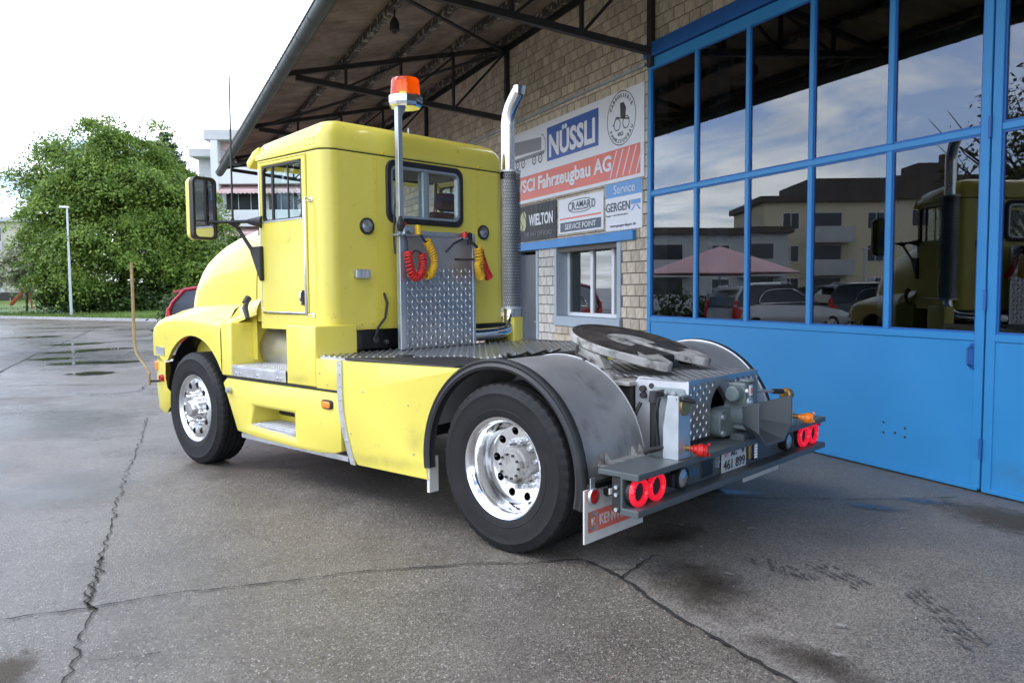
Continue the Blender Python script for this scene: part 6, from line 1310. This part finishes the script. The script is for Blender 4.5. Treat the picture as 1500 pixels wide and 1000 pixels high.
# ---- rear box (chequer plate cover) and side plates
XB, YB, ZB0, ZB1 = -.85, .44, .68, 1.045
bxx = MB(); bxx.box(XB, -.50, -YB-.05, YB, ZB1-.008, ZB1)
top = bxx.build('cover_plate', M['tread'], TR, smooth=0)
arch = [(.17, ZB0), (.17, .86)]+[(-.03+.20*math.cos(a), .84+.165*math.sin(a)) for a in np.linspace(R(10), R(170), 12)]+[(-.23, .86), (-.23, ZB0)]
pr = [(YB, ZB0), (YB, ZB1-.008), (-YB-.05, ZB1-.008), (-YB-.05, ZB0)]+arch[::-1]
rp = MB().prism(pr, XB, XB+.006, lambda a, q, d: (d, a, q)).build('rear_plate', M['tread'], TR, smooth=0)
b = MB(); lozenges(b, -.5, -XB, -YB-.05, YB, lambda u, v, k: (-u, v, ZB1+.0005+k), .044, .016, .004, .040); b.build('tread', M['tread'], top, smooth=0, fix=False, kind='stuff')
def in_arch(y, z): return -.24 < y < .19 and z < .86 or ((y+.03)/.22)**2+((z-.84)/.19)**2 < 1
b = MB()
def pl(u, v, k): return (XB-.0006-k, u, v)
i = 0; u = -YB-.03
while u < YB-.01:
    j = 0; v = ZB0+.02
    while v < ZB1-.02:
        if not in_arch(u, v): 
            a = R(45) if (i+j) % 2 else R(-45); c, s_ = math.cos(a), math.sin(a); l, w, h = .052, .019, .0055
            pt = lambda p, q, k: pl(u+p*c-q*s_, v+p*s_+q*c, k); b.add([pt(-l*.5, 0, 0), pt(0, -w*.5, 0), pt(l*.5, 0, 0), pt(0, w*.5, 0), pt(-l*.28, 0, h), pt(l*.28, 0, h)], [(0, 1, 4), (1, 5, 4), (1, 2, 5), (2, 3, 5), (3, 4, 5), (3, 0, 4)])
        v += .038; j += 1
    u += .038; i += 1
b.build('tread', M['tread'], rp, smooth=0, fix=False, kind='stuff')
MB().box(XB-.004, XB+.008, YB, YB+.006, ZB0, ZB1).build('corner_strip', M['alu_white'], TR, smooth=0)
M['flange'] = mat('pale_grey_paint', (.26, .31, .31), .45, var=.1)
sp = MB().prism([(-.845, 1.04), (-.50, 1.055), (-.47, 1.02), (-.47, .56), (-.845, .56)], YB-.006, YB, lambda a, q, d: (a, d, q)).build('side_plate', M['alu_white'], TR, smooth=0)
gp = MB().prism(rrect(-.83, -.60, .58, 1.0, .025), YB, YB+.012, lambda a, q, d: (a, d, q)).build('mounting_flange', M['flange'], TR, smooth=0, bevel=.003)
for (x, z) in ((-.70, .965), (-.76, .965), (-.70, .83), (-.69, .69), (-.75, .69), (-.64, .955), (-.63, .90), (-.79, .83)): MB().cyl((x, YB+.012, z), (x, YB+.028, z), .018, n=6).cyl((x, YB+.028, z), (x, YB+.034, z), .010, n=8).build('bolt', M['galv'], gp, smooth=20)
for (x, z) in ((-.535, .98), (-.54, .94)): MB().cyl((x, YB, z), (x, YB+.03, z), .02, n=10).build('bolt', M['iron'], sp, smooth=20)
MB().cyl((-.59, YB, 1.0), (-.59, YB+.006, 1.0), .018, n=12).build('plate_hole', M['iron'], sp)
b = MB(); b.box(-.83, -.5, -YB, YB-.01, .55, .75); b.build('cross_member', M['chassis'], TR, smooth=0, bevel=.02)
# ---- coupling jaw and funnel
cj = MB(); cj.prism(rrect(-.20, .14, .66, .84, .06), -.90, -.80, lambda a, q, d: (d, a, q)); cj.cyl((-1.0, -.10, .80), (-.84, -.10, .80), .10, n=20).box(-.99, -.87, -.20, -.02, .86, 1.0).cyl((-.93, .05, .935), (-.93, -.02, .935), .05, n=14).cyl((-.96, -.11, 1.0), (-.96, -.11, 1.02), .05, n=14)
cj.box(-1.03, -.9, -.17, -.03, .70, .74).box(-1.03, -.9, -.17, -.03, .84, .87); co = cj.build('towing_coupling', M['grey_green'], TR, smooth=30, bevel=.008)
MB().cyl((-.995, -.02, .955), (-1.01, -.02, .955), .012, n=8).box(-1.0, -.988, -.10, -.07, .92, .985).build('decal', M['sign_white'], co, smooth=0); MB().box(-1.003, -.989, -.095, -.075, .935, .965).build('decal', M['sign_red'], co, smooth=0)
MB().cyl((-.995, -.06, .88), (-1.01, -.06, .88), .035, n=14).cyl((-1.01, -.06, .88), (-1.018, -.06, .88), .018, n=10).build('cap', M['galv'], co, smooth=30)
MB().tube([(-.93, -.2, .935), (-.95, -.70, .88)], .010, 8).build('lever', M['galv'], co); MB().tube([(-.944, -.52, .90), (-.95, -.66, .885)], .018, 8).build('grip', M['rubber'], co); MB().cyl((-.95, -.69, .865), (-.96, -.76, .855), .045, .04, 14).build('knob', M['brass'], co, smooth=30, bevel=.008)
for z in (.69, .79): 
    for y in (.11, -.17): MB().cyl((-.90, y, z), (-.918, y, z), .02, n=6).build('bolt', M['galv'], co, smooth=20)
# funnel: flared mouth opening rearwards
def fun(y0, z0, yw, zw, x): return [(x, y0+yw, z0+zw*.75), (x, y0+yw, z0-zw*.45), (x, y0+yw*.55, z0-zw), (x, y0-yw*.55, z0-zw), (x, y0-yw, z0-zw*.45), (x, y0-yw, z0+zw*.75)]
A = fun(-.10, .79, .085, .075, -.98); B = fun(-.10, .79, .225, .15, -1.16); A2 = fun(-.10, .79, .097, .087, -.98); B2 = fun(-.10, .79, .237, .162, -1.16)
MB().grid([B, A, A2, B2, B]).build('funnel', M['grey_paint'], TR, smooth=0, fix=True)
MB().box(-1.0, -.90, -.22, .02, .60, .68).build('funnel_foot', M['grey_paint'], TR, smooth=0, bevel=.01)
# brackets with air and light sockets
def bracket(y, x, h, wd, side):
    b = MB(); b.box(x, x+.006, y-wd/2, y+wd/2, .645, .645+h); b.prism([(x, .645), (x, .645+h), (x+.07, .645+h), (x+.10, .645+h*.5), (x+.10, .645)], y+side*wd/2-.003, y+side*wd/2+.003, lambda a, q, d: (a, d, q)); return b.build('socket_bracket', M['galv'], TR, smooth=0, bevel=.002)
br1 = bracket(.74, -1.0, .36, .13, 1)
MB().cyl((-1.0, .74, .945), (-.93, .74, .945), .05, n=16).cyl((-1.012, .74, .945), (-1.0, .74, .945), .055, n=16).build('socket', M['brass'], br1, smooth=30); MB().tube([(-.98, .80, .99), (-1.02, .77, .985), (-1.05, .72, .97)], .014, 8).build('latch', M['rubber'], br1); MB().box(-1.02, -.99, .70, .79, .99, 1.0).build('socket_lid', M['grey_paint'], br1, smooth=0)
br2 = bracket(-.68, -.99, .16, .15, -1)

def glad(y, m, sgn):
    x0 = -1.0; b = MB(); b.lathe([(.0, 0), (.016, 0), (.017, .018), (.026, .026), (.027, .042), (.036, .050), (.038, .074), (.032, .077), (.032, .083), (.036, .086), (.034, .098), (.022, .103), (0, .104)], 18, Matrix.Translation((x0-.02, y, .705)) @ Matrix.Rotation(R(90+28), 4, 'Z') @ Matrix.Rotation(R(-8), 4, 'X')); h = b.build('coupling_hand', m, TR, smooth=40)
    b = MB(); c = Vector((x0-.10, y-.042, .70))
    for a in (0, 120, 240): b.box(c.x-.02, c.x-.003, c.y-.008+.033*math.cos(R(a)), c.y+.008+.033*math.cos(R(a)), c.z-.008+.033*math.sin(R(a)), c.z+.008+.033*math.sin(R(a)))
    b.build('lug', m, h, smooth=0, bevel=.005); MB().cyl((x0+.02, y, .705), (x0-.03, y, .705), .016, n=10).build('nipple', M['brass'], h)
glad(.72, M['red'], 1); glad(-.76, M['orange'], 1)
for pts in ([(-.98, .72, .705), (-.93, .76, .715), (-.86, .85, .70), (-.78, .80, .66)], [(-.95, .74, .945), (-.90, .70, .95), (-.84, .62, .90), (-.80, .58, .78), (-.78, .56, .62)], [(-.72, .56, .95), (-.70, .57, .85), (-.72, .56, .6)], [(-.55, .5, .90), (-.52, .54, .8), (-.55, .56, .7)]): MB().tube(pts, .013, 8).build('air_line', M['rubber'], TR)
# ---- rear bumper: C channel with lights
XR = -1.03; z0, z1 = .415, .645
bp = MB(); bp.prism([(XR, z1), (XR, z1-.035), (XR+.012, z1-.038), (XR+.10, z1-.038), (XR+.10, z0+.038), (XR+.012, z0+.038), (XR, z0+.035), (XR, z0), (XR+.115, z0), (XR+.115, z1-.03), (XR+.26, z1-.03), (XR+.26, z1)], -1.25, 1.25, lambda a, q, d: (a, d, q))
bu = bp.build('rear_bumper', M['grey_paint'], TR, smooth=0, bevel=.005, seg=2)
for s in (1, -1): MB().box(XR+.115, XR+.17, min(s*1.05, s*1.245), max(s*1.05, s*1.245), z0+.01, z1-.034).build('bumper_support', M['black'], TR, smooth=0)
MB().box(XR+.27, -.80, -.44, .44, .47, .60).build('bumper_mount', M['chassis'], TR, smooth=0)
XW = XR+.10
M['led_dot'] = mat('led_dot', (.9, .3, .35), .3, emit=(1, .12, .2), estr=3)
def led(y):
    T = Matrix.Translation((XW, y, .53)) @ Matrix.Rotation(R(90), 4, 'Z')
    o = MB().lathe([(0, 0), (.082, 0), (.082, .03), (.052, .034), (0, .034)], 30, T).build('tail_light', M['black'], bu)
    b = MB(); pr = [(.080, .03), (.0815, .044), (.075, .056), (.060, .057), (.050, .046), (.050, .03)]; m = len(pr); ns = 14
    for i in range(ns):
        vs = []; fs = []
        for q in range(5):
            a = 2*math.pi*(i+.06+.88*q/4)/ns
            for r, h in pr: vs.append((r*math.cos(a), h, r*math.sin(a)))
        for q in range(4): fs += [(q*m+u, q*m+u+1, (q+1)*m+u+1, (q+1)*m+u) for u in range(m-1)]
        b.add(vs, fs+[tuple(range(m)), tuple(range(4*m, 5*m))], T)
    b.build('light_ring', M['red_led'], o, smooth=40); MB().lathe([(.078, .03), (.078, .046), (.058, .050), (.052, .03)], 40, T).build('lens_base', M['red_lens'], o); b = MB()
    for i in range(28): a = 2*math.pi*(i+.5)/28; b.cyl((.066*math.cos(a), .054, .066*math.sin(a)), (.066*math.cos(a), .0595, .066*math.sin(a)), .0035, n=6)
    b.build('led_dots', M['led_dot'], o, smooth=0)
    b = MB()
    for i in range(-2, 3):
        for j in range(-2, 3):
            if i*i+j*j < 7: b.box(i*.016-.006, i*.016+.006, .034, .038, j*.016-.006, j*.016+.006, T)
    b.build('lens_grid', M['rubber'], o, smooth=0)
for y in (1.155, .985, -.985, -1.155): led(y)
for s in (1, -1):
    T = Matrix.Translation((XW, s*.73 if s > 0 else -.70, .53)) @ Matrix.Rotation(R(90), 4, 'Z')
    o = MB().lathe([(0, 0), (.060, 0), (.066, .03), (.066, .06), (.056, .064), (.054, .058)], 26, T).build('fog_lamp', M['black'], bu)
    MB().lathe([(.056, .055), (.035, .064), (0, .066)], 26, T).build('lens', M['lamp_lens'], o); MB().box(XW-.05, XW, s*.82-.015 if s > 0 else -.80, s*.82+.015 if s > 0 else -.77, .495, .565).build('bracket', M['black'], o, smooth=0)
MB().box(XW-.008, XW, .29, .43, .465, .60).build('socket_cover', M['black'], bu, smooth=0, bevel=.02)
npb = MB().box(XW-.018, XW-.012, -.13, .20, .455, .60).build('number_plate', M['plate'], TR, smooth=0, bevel=.003)
XPt = XW-.019
lettering('AG', M['sign_black'], npb, (XPt, .085, .548), (0, -1, 0), (0, 0, 1), .075, .036, .008); lettering('461 899', M['sign_black'], npb, (XPt, .180, .470), (0, -1, 0), (0, 0, 1), .285, .062, .008)
MB().poly([(XPt-.001, y, z) for y, z in ((.165, .588), (.125, .588), (.125, .562), (.145, .546), (.165, .562))]).build('crest', M['sign_red'], npb, smooth=0, fix=False); MB().poly([(XPt-.001, y, z) for y, z in ((-.06, .588), (-.10, .588), (-.10, .562), (-.08, .546), (-.06, .562))]).build('crest', M['sign_navy'], npb, smooth=0, fix=False)
MB().poly([(XPt-.002, y, z) for y, z in ((.150, .583), (.140, .583), (.140, .555), (.150, .555))]).build('crest', M['plate'], npb, smooth=0, fix=False)
MB().box(XW-.03, XW-.004, -.185, -.15, .49, .605).build('plate_lamp', M['brass'], bu, smooth=0, bevel=.003)
o = MB().prism(rrect(-.27, -.20, .475, .60, .03), XW-.03, XW, lambda a, q, d: (d, a, q)).build('reversing_lamp', M['black'], bu, smooth=30, bevel=.004)
for k in range(6): MB().box(XW-.034, XW-.029, -.258, -.222, .488+k*.018, .501+k*.018).build('led_bar', M['led_white'], o, smooth=0)
b = MB(); b.box(XW-.02, XW, .235, .245, .50, .575).box(XW-.02, XW, .225, .255, .53, .545); b.build('plate_clip', M['galv'], bu, smooth=0)
lettering('NÜSSLI', mat('bumper_print', (.05, .17, .36), .4), bu, (XW-.001, .63, .50), (0, -1, 0), (0, 0, 1), .16, .05, .008)
# reflectors at the left rear corner
for s in (1, -1):
    o = MB().lathe([(0, 0), (.042, 0), (.042, .012), (.036, .016), (0, .018)], 24, Matrix.Translation((-.70, s*1.20, .47)) @ Matrix.Rotation(R(90), 4, 'Z')).build('reflector', M['red_lens'], TR); MB().lathe([(.040, 0), (.046, 0), (.046, .016), (.040, .016)], 24, Matrix.Translation((-.70, s*1.20, .47)) @ Matrix.Rotation(R(90), 4, 'Z'), closed=True).build('rim', M['galv'], o)
    MB().box(-.70, -.695, s*1.20-.02, s*1.20+.02, .50, .57).build('bracket', M['galv'], o, smooth=0)
    o = MB().box(-.74, -.70, s*1.05-.07, s*1.05+.06, .455, .51).build('side_marker', M['black'], TR, smooth=0, bevel=.008); MB().box(-.745, -.735, s*1.05+.005, s*1.05+.055, .465, .50).build('lens', M['led_white'], o, smooth=0, bevel=.003); MB().box(-.745, -.735, s*1.05-.06, s*1.05-.005, .465, .50).build('lens', M['red_lens'], o, smooth=0, bevel=.003)
    b = MB()
    for z in (.56, .52, .44): b.cyl((XR+.14, s*1.245, z), (XR+.14, s*1.257, z), .011, n=8)
    b.build('bolt', M['galv'], bu, smooth=0)
MB().box(XR+.03, XR+.06, -1.245, -1.22, .575, .60).build('marker_lamp', M['red_lens'], bu, smooth=0, bevel=.005)
